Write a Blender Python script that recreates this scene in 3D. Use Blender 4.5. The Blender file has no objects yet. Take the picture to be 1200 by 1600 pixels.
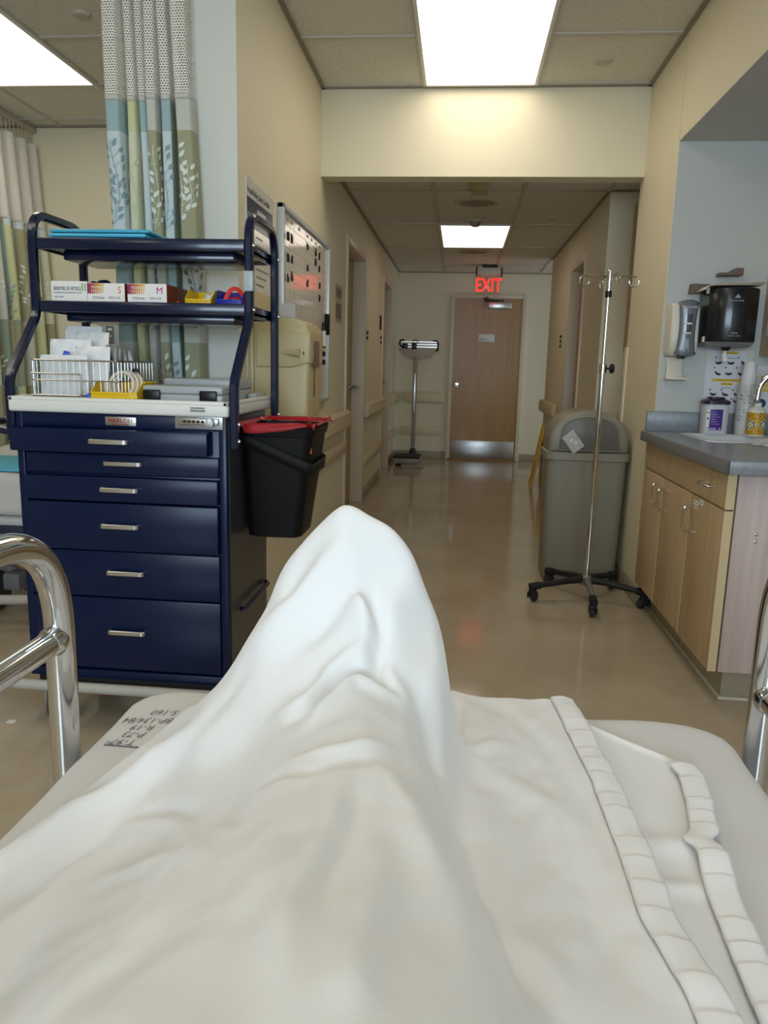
import bpy, bmesh, math, random
import numpy as np
from mathutils import Vector, Matrix, noise
R = math.radians
PI = math.pi
scene = bpy.context.scene
COL = scene.collection
rnd = random.Random(7)

# ------------------------------------------------------------------ materials
def lin(h):
    h = h.lstrip('#')
    o = []
    for i in (0, 2, 4):
        c = int(h[i:i + 2], 16) / 255
        o.append(c / 12.92 if c <= .04045 else ((c + .055) / 1.055) ** 2.4)
    return (*o, 1.0)

MATS = {}
def mat(name, hexc='#808080', rough=.5, metal=0., bump=None, var=None, coat=0., trans=0., alpha=1., emit=None, estr=0., spec=.5, sub=0., ior=1.45, sheen=0.):
    """bump=(scale, strength, distance); var=(scale, hex2, amount) mottles the colour"""
    if name in MATS: return MATS[name]
    m = bpy.data.materials.new(name); m.use_nodes = True
    nt = m.node_tree; b = nt.nodes['Principled BSDF']
    b.inputs['Base Color'].default_value = lin(hexc)
    b.inputs['Roughness'].default_value = rough
    b.inputs['Metallic'].default_value = metal
    b.inputs['Specular IOR Level'].default_value = spec
    b.inputs['IOR'].default_value = ior
    if coat: b.inputs['Coat Weight'].default_value = coat; b.inputs['Coat Roughness'].default_value = .08
    if trans: b.inputs['Transmission Weight'].default_value = trans
    if alpha < 1: b.inputs['Alpha'].default_value = alpha
    if sheen: b.inputs['Sheen Weight'].default_value = sheen
    if sub:
        b.inputs['Subsurface Weight'].default_value = sub
        b.inputs['Subsurface Radius'].default_value = (.01, .01, .01)
    if emit:
        b.inputs['Emission Color'].default_value = lin(emit); b.inputs['Emission Strength'].default_value = estr
    if bump or var:
        tc = nt.nodes.new('ShaderNodeTexCoord')
    if var:
        n = nt.nodes.new('ShaderNodeTexNoise'); n.inputs['Scale'].default_value = var[0]; n.inputs['Detail'].default_value = 5
        nt.links.new(tc.outputs['Object'], n.inputs['Vector'])
        r = nt.nodes.new('ShaderNodeValToRGB')
        r.color_ramp.elements[0].color = lin(hexc); r.color_ramp.elements[1].color = lin(var[1])
        r.color_ramp.elements[0].position = .5 - .5 * var[2] if len(var) > 2 else .35
        r.color_ramp.elements[1].position = .5 + .5 * var[2] if len(var) > 2 else .65
        nt.links.new(n.outputs['Fac'], r.inputs['Fac']); nt.links.new(r.outputs['Color'], b.inputs['Base Color'])
    if bump:
        n = nt.nodes.new('ShaderNodeTexNoise'); n.inputs['Scale'].default_value = bump[0]; n.inputs['Detail'].default_value = 4
        nt.links.new(tc.outputs['Object'], n.inputs['Vector'])
        bp = nt.nodes.new('ShaderNodeBump'); bp.inputs['Strength'].default_value = bump[1]; bp.inputs['Distance'].default_value = bump[2]
        nt.links.new(n.outputs['Fac'], bp.inputs['Height']); nt.links.new(bp.outputs['Normal'], b.inputs['Normal'])
    MATS[name] = m
    return m

def wood(name, c1, c2, rough=.4, axis=2, sc=6.):
    m = mat(name, c1, rough)
    nt = m.node_tree; b = nt.nodes['Principled BSDF']
    tc = nt.nodes.new('ShaderNodeTexCoord'); mp = nt.nodes.new('ShaderNodeMapping')
    s = [sc * 6] * 3; s[axis] = sc * .25
    mp.inputs['Scale'].default_value = s
    n = nt.nodes.new('ShaderNodeTexNoise'); n.inputs['Scale'].default_value = 1.; n.inputs['Detail'].default_value = 8; n.inputs['Distortion'].default_value = .6
    r = nt.nodes.new('ShaderNodeValToRGB'); r.color_ramp.elements[0].color = lin(c1); r.color_ramp.elements[1].color = lin(c2)
    r.color_ramp.elements[0].position = .3; r.color_ramp.elements[1].position = .7
    nt.links.new(tc.outputs['Object'], mp.inputs['Vector']); nt.links.new(mp.outputs['Vector'], n.inputs['Vector'])
    nt.links.new(n.outputs['Fac'], r.inputs['Fac']); nt.links.new(r.outputs['Color'], b.inputs['Base Color'])
    return m

WALL = mat('cream_paint', '#e3dabe', .55, bump=(180, .12, .001))
WALLDAY = mat('daylit_end_paint', '#dcdcd2', .5, bump=(180, .1, .001))  # wall paint made whiter and cooler, daylight painted into the colour
ALC = mat('cool_grey_paint', '#c6c8c4', .5, bump=(180, .1, .001))
TRIM = mat('trim_paint', '#d8ccb4', .38)
COVE = mat('cove_base', '#a39880', .5)
TBAR = mat('ceiling_grid_paint', '#c2bcb0', .45)
RAILM = mat('handrail_vinyl', '#d6c8a4', .42, bump=(300, .1, .0005))
NAVY = mat('navy_enamel', '#04173c', .3, spec=.4, bump=(25, .02, .002))
NAVYD = mat('navy_frame_enamel', '#071636', .22, coat=.3)
WHITEP = mat('white_plastic', '#e4e4de', .4)
CHROME = mat('chrome', '#d4d4d2', .09, 1.)
STEEL = mat('brushed_steel', '#b4b4b2', .3, 1.)
ALU = mat('satin_aluminium', '#d2d2d0', .3, 1.)
BLACK = mat('black_plastic', '#0c0d0f', .35)
BLACKM = mat('black_rubber', '#16171a', .6)
GREY = mat('grey_plastic', '#7f8287', .4)
DARK = mat('dark_line', '#1a1a1c', .6)
PAPER = mat('white_paper', '#eceae6', .6)
WOODD = wood('door_veneer', '#b08549', '#9b7239', .32, 2, 5)
WOODC = wood('maple_laminate', '#c9b18c', '#b89c74', .42, 2, 7)
WOODE = wood('pinkish_end_panel', '#cbb8b0', '#b9a29a', .45, 2, 7)
WOODL = mat('maple_edge_band', '#d2bb92', .45)
LAM = mat('slate_laminate', '#8b9094', .3, var=(90, '#767c82', .5))
LAMD = mat('slate_laminate_edge', '#7c7d80', .3)
TAN = mat('tan_plastic', '#c7b88c', .4, bump=(200, .08, .0006))
TANBIN = mat('taupe_bin_plastic', '#8a8474', .42, bump=(220, .1, .0006))
TANDK = mat('taupe_flap_plastic', '#66635d', .4)
YEL = mat('yellow_bin_plastic', '#e9c01c', .35)
BLUEB = mat('blue_bin_plastic', '#1c2fa8', .35)
RED = mat('red_rubber', '#d8281f', .4)
REDF = mat('red_film', '#b3262c', .3, var=(12, '#8e1a22', .6))
ORANGE = mat('orange_sticker', '#f0622a', .5)
CYAN = mat('blue_pad_film', '#56bcdc', .35)
CLEAR = mat('clear_plastic', '#dfe6ea', .12, trans=.75, ior=1.3)
FROST = mat('frosted_plastic', '#c9ced0', .28, trans=.35)
POUCH = mat('sterile_pouch', '#f0f1f1', .22, var=(30, '#d8dcdf', .5), bump=(35, .5, .006))
GLOSSW = mat('whiteboard_enamel', '#e4e1d6', .09, spec=.6)
GREYF = mat('grey_frame', '#c4ccd2', .35, .3)
DISPG = mat('dispenser_grey', '#6d7278', .25, coat=.3)
SMOKE = mat('smoked_plastic', '#171c1e', .2, coat=.2)
SHEET = mat('sheet_cotton', '#d0cecb', .75, bump=(420, .18, .0006), sheen=.2)
PURPLE = mat('purple_label', '#4a2a86', .4)
PURPD = mat('purple_lid', '#2c1434', .35)
REDG = mat('exit_letters', '#ff2a20', .4, emit='#ff1a10', estr=3.6)
LAMP = mat('lamp_diffuser', '#ffffff', .4, emit='#fff4e2', estr=4.)

def special():
    # ceiling tile : speckled fissured board
    m = mat('ceiling_tile', '#dcd7ca', .85); nt = m.node_tree; b = nt.nodes['Principled BSDF']
    tc = nt.nodes.new('ShaderNodeTexCoord')
    v = nt.nodes.new('ShaderNodeTexNoise'); v.inputs['Scale'].default_value = 95; v.inputs['Detail'].default_value = 3
    v.inputs['Roughness'].default_value = .65
    nt.links.new(tc.outputs['Object'], v.inputs['Vector'])
    r = nt.nodes.new('ShaderNodeValToRGB')
    e = r.color_ramp.elements; e[0].color = lin('#8b8476'); e[1].color = lin('#dedace'); e[0].position = .33; e[1].position = .41
    nt.links.new(v.outputs['Fac'], r.inputs['Fac']); nt.links.new(r.outputs['Color'], b.inputs['Base Color'])
    bp = nt.nodes.new('ShaderNodeBump'); bp.inputs['Strength'].default_value = .4; bp.inputs['Distance'].default_value = .003
    nt.links.new(r.outputs['Color'], bp.inputs['Height']); nt.links.new(bp.outputs['Normal'], b.inputs['Normal'])
    # polished sheet vinyl floor
    m = mat('vinyl_floor', '#b3a48c', .13, spec=.5); nt = m.node_tree; b = nt.nodes['Principled BSDF']
    tc = nt.nodes.new('ShaderNodeTexCoord')
    v = nt.nodes.new('ShaderNodeTexNoise'); v.inputs['Scale'].default_value = 2.2; v.inputs['Detail'].default_value = 9; v.inputs['Roughness'].default_value = .6
    nt.links.new(tc.outputs['Object'], v.inputs['Vector'])
    r = nt.nodes.new('ShaderNodeValToRGB')
    e = r.color_ramp.elements; e[0].color = lin('#b09f86'); e[1].color = lin('#c3b49c'); e[0].position = .3; e[1].position = .7
    nt.links.new(v.outputs['Fac'], r.inputs['Fac']); nt.links.new(r.outputs['Color'], b.inputs['Base Color'])
    v2 = nt.nodes.new('ShaderNodeTexNoise'); v2.inputs['Scale'].default_value = 5.; v2.inputs['Detail'].default_value = 3
    nt.links.new(tc.outputs['Object'], v2.inputs['Vector'])
    bp = nt.nodes.new('ShaderNodeBump'); bp.inputs['Strength'].default_value = .06; bp.inputs['Distance'].default_value = .01
    nt.links.new(v2.outputs['Fac'], bp.inputs['Height']); nt.links.new(bp.outputs['Normal'], b.inputs['Normal'])
    mr = nt.nodes.new('ShaderNodeMapRange'); mr.inputs['To Min'].default_value = .06; mr.inputs['To Max'].default_value = .16
    nt.links.new(v.outputs['Fac'], mr.inputs['Value']); nt.links.new(mr.outputs['Result'], b.inputs['Roughness'])
    # curtain netting : real holes between the threads
    m = mat('curtain_netting', '#f4f2ea', .8); nt = m.node_tree; b = nt.nodes['Principled BSDF']
    uv = nt.nodes.new('ShaderNodeUVMap'); uv.uv_map = 'UVMap'
    br = nt.nodes.new('ShaderNodeTexBrick'); br.inputs['Scale'].default_value = 1.
    br.inputs['Brick Width'].default_value = .0105; br.inputs['Row Height'].default_value = .0085; br.inputs['Mortar Size'].default_value = .0017
    br.inputs['Mortar Smooth'].default_value = 0
    nt.links.new(uv.outputs['UV'], br.inputs['Vector'])
    nt.links.new(br.outputs['Fac'], b.inputs['Alpha'])
    # blanket : white woven flannel, fine cross weave
    m = mat('blanket_flannel', '#e8e7e5', .85, sheen=.3); nt = m.node_tree; b = nt.nodes['Principled BSDF']
    tc = nt.nodes.new('ShaderNodeTexCoord')
    w1 = nt.nodes.new('ShaderNodeTexWave'); w1.bands_direction = 'X'; w1.inputs['Scale'].default_value = 300; w1.inputs['Distortion'].default_value = 2.
    w2 = nt.nodes.new('ShaderNodeTexWave'); w2.bands_direction = 'Y'; w2.inputs['Scale'].default_value = 300; w2.inputs['Distortion'].default_value = 2.
    n = nt.nodes.new('ShaderNodeTexNoise'); n.inputs['Scale'].default_value = 90; n.inputs['Detail'].default_value = 7; n.inputs['Roughness'].default_value = .65
    for q in (w1, w2, n): nt.links.new(tc.outputs['Object'], q.inputs['Vector'])
    a = nt.nodes.new('ShaderNodeMath'); a.operation = 'ADD'; nt.links.new(w1.outputs['Fac'], a.inputs[0]); nt.links.new(w2.outputs['Fac'], a.inputs[1])
    a2 = nt.nodes.new('ShaderNodeMath'); a2.operation = 'MULTIPLY_ADD'; a2.inputs[1].default_value = .08
    nt.links.new(a.outputs[0], a2.inputs[0]); nt.links.new(n.outputs['Fac'], a2.inputs[2])
    bp = nt.nodes.new('ShaderNodeBump'); bp.inputs['Strength'].default_value = .22; bp.inputs['Distance'].default_value = .002
    nt.links.new(a2.outputs[0], bp.inputs['Height']); nt.links.new(bp.outputs['Normal'], b.inputs['Normal'])
special()
TILE, FLOOR, NET, BLANK = MATS['ceiling_tile'], MATS['vinyl_floor'], MATS['curtain_netting'], MATS['blanket_flannel']

# ------------------------------------------------------------------ mesh builder
def arc_path(pts, r, n=6):
    """round the corners of a polyline; r may be one radius per inner corner"""
    pts = [Vector(p) for p in pts]; out = [pts[0]]
    for i in range(1, len(pts) - 1):
        a, b, c = pts[i - 1], pts[i], pts[i + 1]
        rr = min(r[i - 1] if isinstance(r, (list, tuple)) else r, (a - b).length * .49, (c - b).length * .49)
        p0 = b + (a - b).normalized() * rr; p1 = b + (c - b).normalized() * rr
        for k in range(n + 1):
            t = k / n
            out.append((1 - t) ** 2 * p0 + 2 * t * (1 - t) * b + t * t * p1)
    out.append(pts[-1]); return out

class MB:
    def __init__(s): s.bm = bmesh.new(); s.mi = 0; s.uv = None
    def _mark(s, faces):
        for f in faces: f.material_index = s.mi
    def box(s, x0, x1, y0, y1, z0, z1, bev=0., seg=2):
        vs = [s.bm.verts.new((x, y, z)) for z in (z0, z1) for y in (y0, y1) for x in (x0, x1)]
        F = [(0, 2, 3, 1), (4, 5, 7, 6), (0, 1, 5, 4), (2, 6, 7, 3), (0, 4, 6, 2), (1, 3, 7, 5)]
        fs = [s.bm.faces.new([vs[i] for i in f]) for f in F]
        s._mark(fs)
        if bev:
            es = list({e for f in fs for e in f.edges})
            r = bmesh.ops.bevel(s.bm, geom=es, offset=bev, segments=seg, affect='EDGES', profile=.5)
            s._mark(r['faces'])
        return s
    def prism(s, poly, axis, a0, a1, bev=0., seg=2):
        """poly in the two other axes (order x,y,z without axis), extruded along axis"""
        def P(p, a):
            l = list(p); l.insert(axis, a); return l
        A = [s.bm.verts.new(P(p, a0)) for p in poly]; B = [s.bm.verts.new(P(p, a1)) for p in poly]
        n = len(poly); fs = [s.bm.faces.new(A[::-1]), s.bm.faces.new(B)]
        caps = list(fs)
        for i in range(n): fs.append(s.bm.faces.new((A[i], A[(i + 1) % n], B[(i + 1) % n], B[i])))
        s._mark(fs); bmesh.ops.recalc_face_normals(s.bm, faces=fs)
        if bev:
            es = list({e for f in caps for e in f.edges})
            r = bmesh.ops.bevel(s.bm, geom=es, offset=bev, segments=seg, affect='EDGES', profile=.5); s._mark(r['faces'])
        return s
    def tube(s, pts, r, n=10, closed=False, rect=None, radii=None, roll=0.):
        pts = [Vector(p) for p in pts]; m = len(pts)
        if rect:
            w, h = rect; c = min(w, h) * .22
            prof = [(w / 2 - c, -h / 2), (w / 2, -h / 2 + c), (w / 2, h / 2 - c), (w / 2 - c, h / 2), (-w / 2 + c, h / 2), (-w / 2, h / 2 - c), (-w / 2, -h / 2 + c), (-w / 2 + c, -h / 2)]
        else:
            prof = [(r * math.cos(2 * PI * k / n), r * math.sin(2 * PI * k / n)) for k in range(n)]
        T = []
        for i in range(m):
            if closed: t = pts[(i + 1) % m] - pts[i - 1]
            else: t = pts[min(i + 1, m - 1)] - pts[max(i - 1, 0)]
            T.append(t.normalized())
        ref = Vector((0, 0, 1)) if abs(T[0].z) < .9 else Vector((0, 1, 0))
        u = ref.cross(T[0]).normalized(); rings = []
        for i in range(m):
            if i:
                q = T[i - 1].rotation_difference(T[i]); u = (q @ u).normalized()
            v = T[i].cross(u).normalized(); k = radii[i] / r if radii else 1
            cu, cv = math.cos(roll), math.sin(roll)
            uu, vv = u * cu + v * cv, v * cu - u * cv
            rings.append([s.bm.verts.new(pts[i] + uu * (a * k) + vv * (b * k)) for a, b in prof])
        fs = []; N = len(prof)
        for i in range(m if closed else m - 1):
            A, B = rings[i], rings[(i + 1) % m]
            for k in range(N): fs.append(s.bm.faces.new((A[k], A[(k + 1) % N], B[(k + 1) % N], B[k])))
        if not closed: fs += [s.bm.faces.new(rings[0][::-1]), s.bm.faces.new(rings[-1])]
        s._mark(fs); return s
    def lathe(s, prof, c=(0, 0, 0), n=28, axis=2, sx=1., sy=1.):
        """profile of (radius, height); radius 0 closes"""
        c = Vector(c); rings = []
        for r, z in prof:
            if r < 1e-6: ring = [None, (0, 0, z)]
            else: ring = [(r * math.cos(2 * PI * k / n) * sx, r * math.sin(2 * PI * k / n) * sy, z) for k in range(n)]
            def M(p):
                if axis == 2: q = p
                elif axis == 1: q = (p[0], p[2], p[1])
                else: q = (p[2], p[0], p[1])
                return s.bm.verts.new(Vector(q) + c)
            rings.append([M(ring[1])] if ring[0] is None else [M(p) for p in ring])
        fs = []
        for A, B in zip(rings, rings[1:]):
            if len(A) == 1 and len(B) == 1: continue
            for k in range(n):
                k2 = (k + 1) % n
                if len(A) == 1: fs.append(s.bm.faces.new((A[0], B[k2], B[k])))
                elif len(B) == 1: fs.append(s.bm.faces.new((A[k], A[k2], B[0])))
                else: fs.append(s.bm.faces.new((A[k], A[k2], B[k2], B[k])))
        if len(rings[0]) > 1: fs.append(s.bm.faces.new(rings[0][::-1]))
        if len(rings[-1]) > 1: fs.append(s.bm.faces.new(rings[-1]))
        s._mark(fs); bmesh.ops.recalc_face_normals(s.bm, faces=fs); return s
    def grid(s, f, nu, nv, mi=None, uv=None, skip=None):
        V = [[s.bm.verts.new(f(i / nu, j / nv)) for j in range(nv + 1)] for i in range(nu + 1)]
        if uv and not s.uv: s.uv = s.bm.loops.layers.uv.new('UVMap')
        for i in range(nu):
            for j in range(nv):
                if skip and skip(i, j): continue
                fc = s.bm.faces.new((V[i][j], V[i + 1][j], V[i + 1][j + 1], V[i][j + 1]))
                fc.material_index = mi(i, j) if mi else s.mi
                if uv:
                    for l, (a, b) in zip(fc.loops, ((i, j), (i + 1, j), (i + 1, j + 1), (i, j + 1))): l[s.uv].uv = uv(a / nu, b / nv)
        return s
    def poly(s, pts):
        f = s.bm.faces.new([s.bm.verts.new(p) for p in pts]); f.material_index = s.mi; return s
    def move(s, M):
        bmesh.ops.transform(s.bm, matrix=M, verts=s.bm.verts); return s

def world_loc(o):
    v = Vector((0, 0, 0))
    while o: v += o.location; o = o.parent
    return v

def obj(name, mb, m, parent=None, origin=None, angle=38, solid=None, flat=False):
    """link one mesh object; vertices are given in world space of the un-rotated parent"""
    me = bpy.data.meshes.new(name); bm = mb.bm
    base = world_loc(parent) if parent else Vector(origin or (0, 0, 0))
    if parent is None and origin is None:
        xs = [v.co for v in bm.verts]
        base = Vector(((min(v.x for v in xs) + max(v.x for v in xs)) / 2, (min(v.y for v in xs) + max(v.y for v in xs)) / 2, min(v.z for v in xs)))
    bmesh.ops.translate(bm, verts=bm.verts, vec=-base)
    bm.to_mesh(me); bm.free()
    for q in (m if isinstance(m, (list, tuple)) else [m]): me.materials.append(q)
    if not flat:
        me.polygons.foreach_set('use_smooth', [True] * len(me.polygons)); me.set_sharp_from_angle(angle=R(angle))
    o = bpy.data.objects.new(name, me); COL.objects.link(o)
    if parent: o.parent = parent
    else: o.location = base
    if solid:
        md = o.modifiers.new('Solidify', 'SOLIDIFY'); md.thickness = solid; md.offset = -1
    return o

def tag(o, label, cat, group=None):
    o['label'] = label; o['category'] = cat
    if group: o['group'] = group
    return o
def thing(name, label, cat, loc=(0, 0, 0), group=None):
    o = bpy.data.objects.new(name, None); COL.objects.link(o); o.location = loc; o.empty_display_size = .05
    return tag(o, label, cat, group)
def struct(name, mb, m, parent=None, **k):
    o = obj(name, mb, m, parent, **k)
    if not parent: o['kind'] = 'structure'
    return o
def copy_tree(o, parent=None):
    c = o.copy(); COL.objects.link(c)
    if parent: c.parent = parent
    for ch in list(o.children): copy_tree(ch, c)
    return c

def text(s, size, m, parent, M, name='lettering', ext=.0004, align='LEFT', shear=0., sx=1., off=0.):
    """flat lettering; M places the text plane (local x right, y up, z out) in world space"""
    cu = bpy.data.curves.new('t', 'FONT'); cu.body = s; cu.size = size; cu.extrude = ext; cu.align_x = align; cu.shear = shear
    cu.resolution_u = 2; cu.offset = off
    t = bpy.data.objects.new('t', cu); COL.objects.link(t)
    dg = bpy.context.evaluated_depsgraph_get(); dg.update()
    me = bpy.data.meshes.new_from_object(t.evaluated_get(dg))
    bpy.data.objects.remove(t); bpy.data.curves.remove(cu)
    me.transform(Matrix.Translation(-world_loc(parent)) @ M @ Matrix.Scale(sx, 4, (1, 0, 0)))
    me.name = name; me.materials.clear(); me.materials.append(m)
    o = bpy.data.objects.new(name, me); COL.objects.link(o); o.parent = parent
    return o
def F_front(x, y, z):       # a plane facing -Y (towards the camera), reads left to right along +X
    return Matrix(((1, 0, 0, x), (0, 0, -1, y), (0, 1, 0, z), (0, 0, 0, 1)))
def F_left(x, y, z):        # a plane on the left wall facing +X, reads along +Y
    return Matrix(((0, 0, 1, x), (1, 0, 0, y), (0, 1, 0, z), (0, 0, 0, 1)))

# ------------------------------------------------------------------ camera
F_PX, VPX, VPY, ROLL, CAMH = 1190., 720., 575., .025, 1.18
def cam_axes():
    c = lambda p: Vector(((p[0] - 600) / F_PX, -(p[1] - 800) / F_PX, -1.))
    fy = c((VPX, VPY)).normalized(); q = c((VPX + 1000, VPY + 1000 * ROLL))
    up = q.cross(fy).normalized(); rx = fy.cross(up)
    return Matrix((rx, fy, up))
cd = bpy.data.cameras.new('camera'); cam = bpy.data.objects.new('camera', cd); COL.objects.link(cam)
cd.sensor_fit = 'VERTICAL'; cd.sensor_height = 24; cd.lens = 24 * F_PX / 1600; cd.clip_start = .02
cam.matrix_world = Matrix.Translation((0, 0, CAMH)) @ cam_axes().to_4x4()
scene.camera = cam

# ------------------------------------------------------------------ room shell
XL, XR, HC, HK = -.832, .95, 2.69, 2.36        # left wall, right wall, room ceiling, corridor ceiling
struct('floor', MB().box(-5.2, 3.2, -3.2, 10.2, -.1, 0), FLOOR)
struct('ceiling', MB().box(-5.2, 3.2, -3.2, 5.35, HC, HC + .1), TILE)
struct('ceiling', MB().box(-1.2, 3.2, 4.66, 10.2, HK, HK + .1), TILE)
D1, D2 = (5.56, 6.57), (8.15, 8.98)
b = MB()
for y0, y1, z0 in ((2.86, D1[0], 0), (D1[0], D1[1], 2.05), (D1[1], D2[0], 0), (D2[0], D2[1], 2.07), (D2[1], 10.0, 0)):
    b.box(-.985, XL, y0, y1, z0, HC)
struct('wall_left', b, WALL)
struct('trim_1', MB().box(-.989, -.829, 2.853, 2.862, 0, HC), WALLDAY)           # end face of that wall, daylight put into its paler colour
struct('wall_bay', MB().box(-5.2, -.985, 5.2, 5.35, 0, HC), WALL)
struct('wall_side', MB().box(-5.3, -5.2, -3.2, 5.35, 0, HC), WALL)
struct('wall_beam', MB().box(XL, XR, 4.53, 4.66, 2.225, HC), WALL)
struct('wall_far', MB().box(-1.2, 3.2, 10.0, 10.15, 0, HK), WALL)
b = MB().box(XR, XR + .14, -3.2, 3.85, 2.225, HC); b.box(XR, XR + .14, 3.856, 4.62, 0, HC)
struct('wall_right', b, WALL)
struct('wall_alcove', MB().box(XR + .003, 2.0, 3.85, 3.97, 0, 2.225), ALC)
struct('wall_alcove', MB().box(1.9, 2.02, -3.2, 3.85, 0, 2.225), ALC)
struct('ceiling_alcove', MB().box(XR + .001, 2.0, -3.2, 3.85, 2.222, 2.3), ALC)
struct('wall_nook', MB().box(.94, 3.2, 5.47, 5.6, 0, HK), WALL)
struct('wall_nook', MB().box(1.9, 2.0, 4.62, 5.47, 0, HK), WALL)
D4 = (6.36, 7.06)
b = MB()
for y0, y1, z0 in ((5.6, D4[0], 0), (D4[0], D4[1], 2.05), (D4[1], 8.7, 0)): b.box(.94, 1.1, y0, y1, z0, HK)
struct('wall_right', b, WALL)
# the wall behind the bed with its daylight window
b = MB(); b.box(-5.2, -1.5, -3.3, -3.2, 0, HC); b.box(1.3, 3.2, -3.3, -3.2, 0, HC); b.box(-1.5, 1.3, -3.3, -3.2, 0, .9); b.box(-1.5, 1.3, -3.3, -3.2, 2.35, HC)
struct('wall_back', b, WALL)
b = MB()
for x in (-1.5, -.58, .34, 1.25): b.box(x, x + .05, -3.28, -3.22, .9, 2.35)
b.box(-1.5, 1.3, -3.28, -3.22, .9, .95); b.box(-1.5, 1.3, -3.28, -3.22, 2.3, 2.35)
struct('window_1', b, ALU)
# ceiling grid
def tbars(xs, ys, x0, x1, y0, y1, z):
    b = MB()
    for x in xs: b.box(x - .012, x + .012, y0, y1, z - .008, z)
    for y in ys: b.box(x0, x1, y - .012, y + .012, z - .0075, z)
    return b
struct('trim_2', tbars([-.265, .345], [3.88, 3.27, 2.66, 2.05, 1.44, .83, .22, -.39, -1., -1.61, -2.22, -2.83, 4.5], XL, XR, -3.2, 4.53, HC), TBAR)
xs = [-.875 - .6 * k - .6 for k in range(7)]
struct('trim_3', tbars([-2.085, -1.475, -2.695, -3.305, -3.915, -4.525], [5.05, 4.44, 3.83, 3.22, 2.61, 2.0, 1.39, .78, .17, -.44, -1.05, -1.66, -2.27], -5.2, -.985, -3.2, 5.2, HC), TBAR)
struct('trim_4', tbars([-.235, .375, .93], [5.48, 6.70, 7.92, 9.14], XL, .94, 4.66, 10, HK), TBAR)
# wall angles where ceiling meets wall
b = MB()
b.box(XL, XL + .02, 2.86, 4.53, HC - .012, HC); b.box(XR - .02, XR, -3.2, 4.53, HC - .012, HC); b.box(XL, XR, 4.508, 4.53, HC - .012, HC)
b.box(XL, XL + .02, 4.66, 10, HK - .012, HK); b.box(.92, .94, 5.47, 8.7, HK - .012, HK); b.box(XL, 2, 9.98, 10, HK - .012, HK)
b.box(.94, 1.9, 5.45, 5.47, HK - .012, HK); b.box(-5.2, -.985, 5.18, 5.2, HC - .012, HC)
struct('trim_5', b, mat('wall_angle_paint', '#8f8778', .5))
# cove base
def base_left(segs, x, h=.1, t=.008):
    b = MB()
    for y0, y1 in segs: b.box(x, x + t, y0, y1, 0, h, .003)
    return b
struct('baseboard_left', base_left([(2.87, D1[0] - .06), (D1[1] + .06, D2[0] - .06), (D2[1] + .06, 9.99)], XL), COVE)
b = MB(); b.box(XL + .01, -.16, 9.992, 10, 0, .1, .003); b.box(.80, 2, 9.992, 10, 0, .1, .003); struct('baseboard_far', b, COVE)
b = MB(); b.box(XR - .008, XR, 3.86, 4.62, 0, .1, .003); b.box(XR - .008, XR + .14, 4.62, 4.628, 0, .1, .003)
b.box(.932, .94, 5.47, D4[0] - .06, 0, .1, .003); b.box(.932, .94, D4[1] + .06, 8.7, 0, .1, .003); b.box(.94, 1.9, 5.462, 5.47, 0, .1, .003)
struct('baseboard_right', b, COVE)
struct('baseboard_bay', MB().box(-5.1, -.99, 5.192, 5.2, 0, .1, .003), COVE)

# ------------------------------------------------------------------ doors
def door_side(n, x, out, y0, y1, top, hinge_far, knobside):
    """door set back in a wall plane x; out=+1 when the corridor lies on +X"""
    d = thing('door_%d' % n, None or '', '', (x, (y0 + y1) / 2, 0))
    for k in ('label', 'category'): del d[k]
    d['kind'] = 'structure'
    xi = x - out * (.095 if out > 0 else .075)
    b = MB(); b.box(min(xi, xi - out * .04), max(xi, xi - out * .04), y0 + .005, y1 - .005, .01, top - .005)
    obj('door_leaf', b, WOODD, d)
    b = MB(); t = .055
    lo, hi = sorted((x - out * .15, x + out * .014))
    for a0, a1 in ((y0 - t + .01, y0 + .004), (y1 - .012, y1 + t - .02)): b.box(lo, hi, a0, a1, 0, top + .03, .004)
    b.box(lo, hi - .0005 if out > 0 else hi, y0 + .004, y1 - .012, top - .022, top + t - .03, .004)
    obj('door_frame', b, TRIM, d)
    ky = y1 - .09 if knobside > 0 else y0 + .09
    b = MB(); c = (xi, ky, 1.0)
    s = out
    b.lathe([(.033, 0), (.033, .008 * s), (.012, .012 * s), (.012, .07 * s)], c, 20, 0)
    b.tube(arc_path([(xi + s * .07, ky, 1.0), (xi + s * .075, ky - .02 * knobside, 1.0), (xi + s * .075, ky - .11 * knobside, .997)], .02), .009)
    obj('door_handle', b, STEEL, d)
    return d
door_side(1, XL, 1, D1[0], D1[1], 2.05, True, 1)
door_side(2, XL, 1, D2[0], D2[1], 2.07, True, 1)
door_side(4, .94, -1, D4[0], D4[1], 2.05, True, -1 if False else -1)
# far door
d = thing('door_3', '', '', (.315, 10, 0))
for k in ('label', 'category'): del d[k]
d['kind'] = 'structure'
fx0, fx1, ft = -.108, .738, 2.045
obj('door_leaf', MB().box(fx0, fx1, 9.975, 9.998, .03, ft), WOODD, d)
b = MB(); b.box(fx0 - .05, fx0, 9.96, 10, 0, ft + .05, .004); b.box(fx1, fx1 + .05, 9.96, 10, 0, ft + .05, .004); b.box(fx0, fx1, 9.9605, 10, ft, ft + .0495, .004)
obj('door_frame', b, TRIM, d)
kp = obj('kick_plate', MB().box(fx0 + .015, fx1 - .015, 9.971, 9.975, .035, .255, .001), STEEL, d)
b = MB().lathe([(.034, 0), (.034, -.008), (.014, -.012), (.014, -.03), (.03, -.04), (.034, -.055), (.026, -.068), (0, -.07)], (fx0 + .065, 9.975, .968), 22, 1)
obj('door_knob', b, CHROME, d)
b = MB().box(.31, .60, 9.90, 9.975, 1.92, 2.0, .006); cl = obj('door_closer', b, ALU, d)
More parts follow.
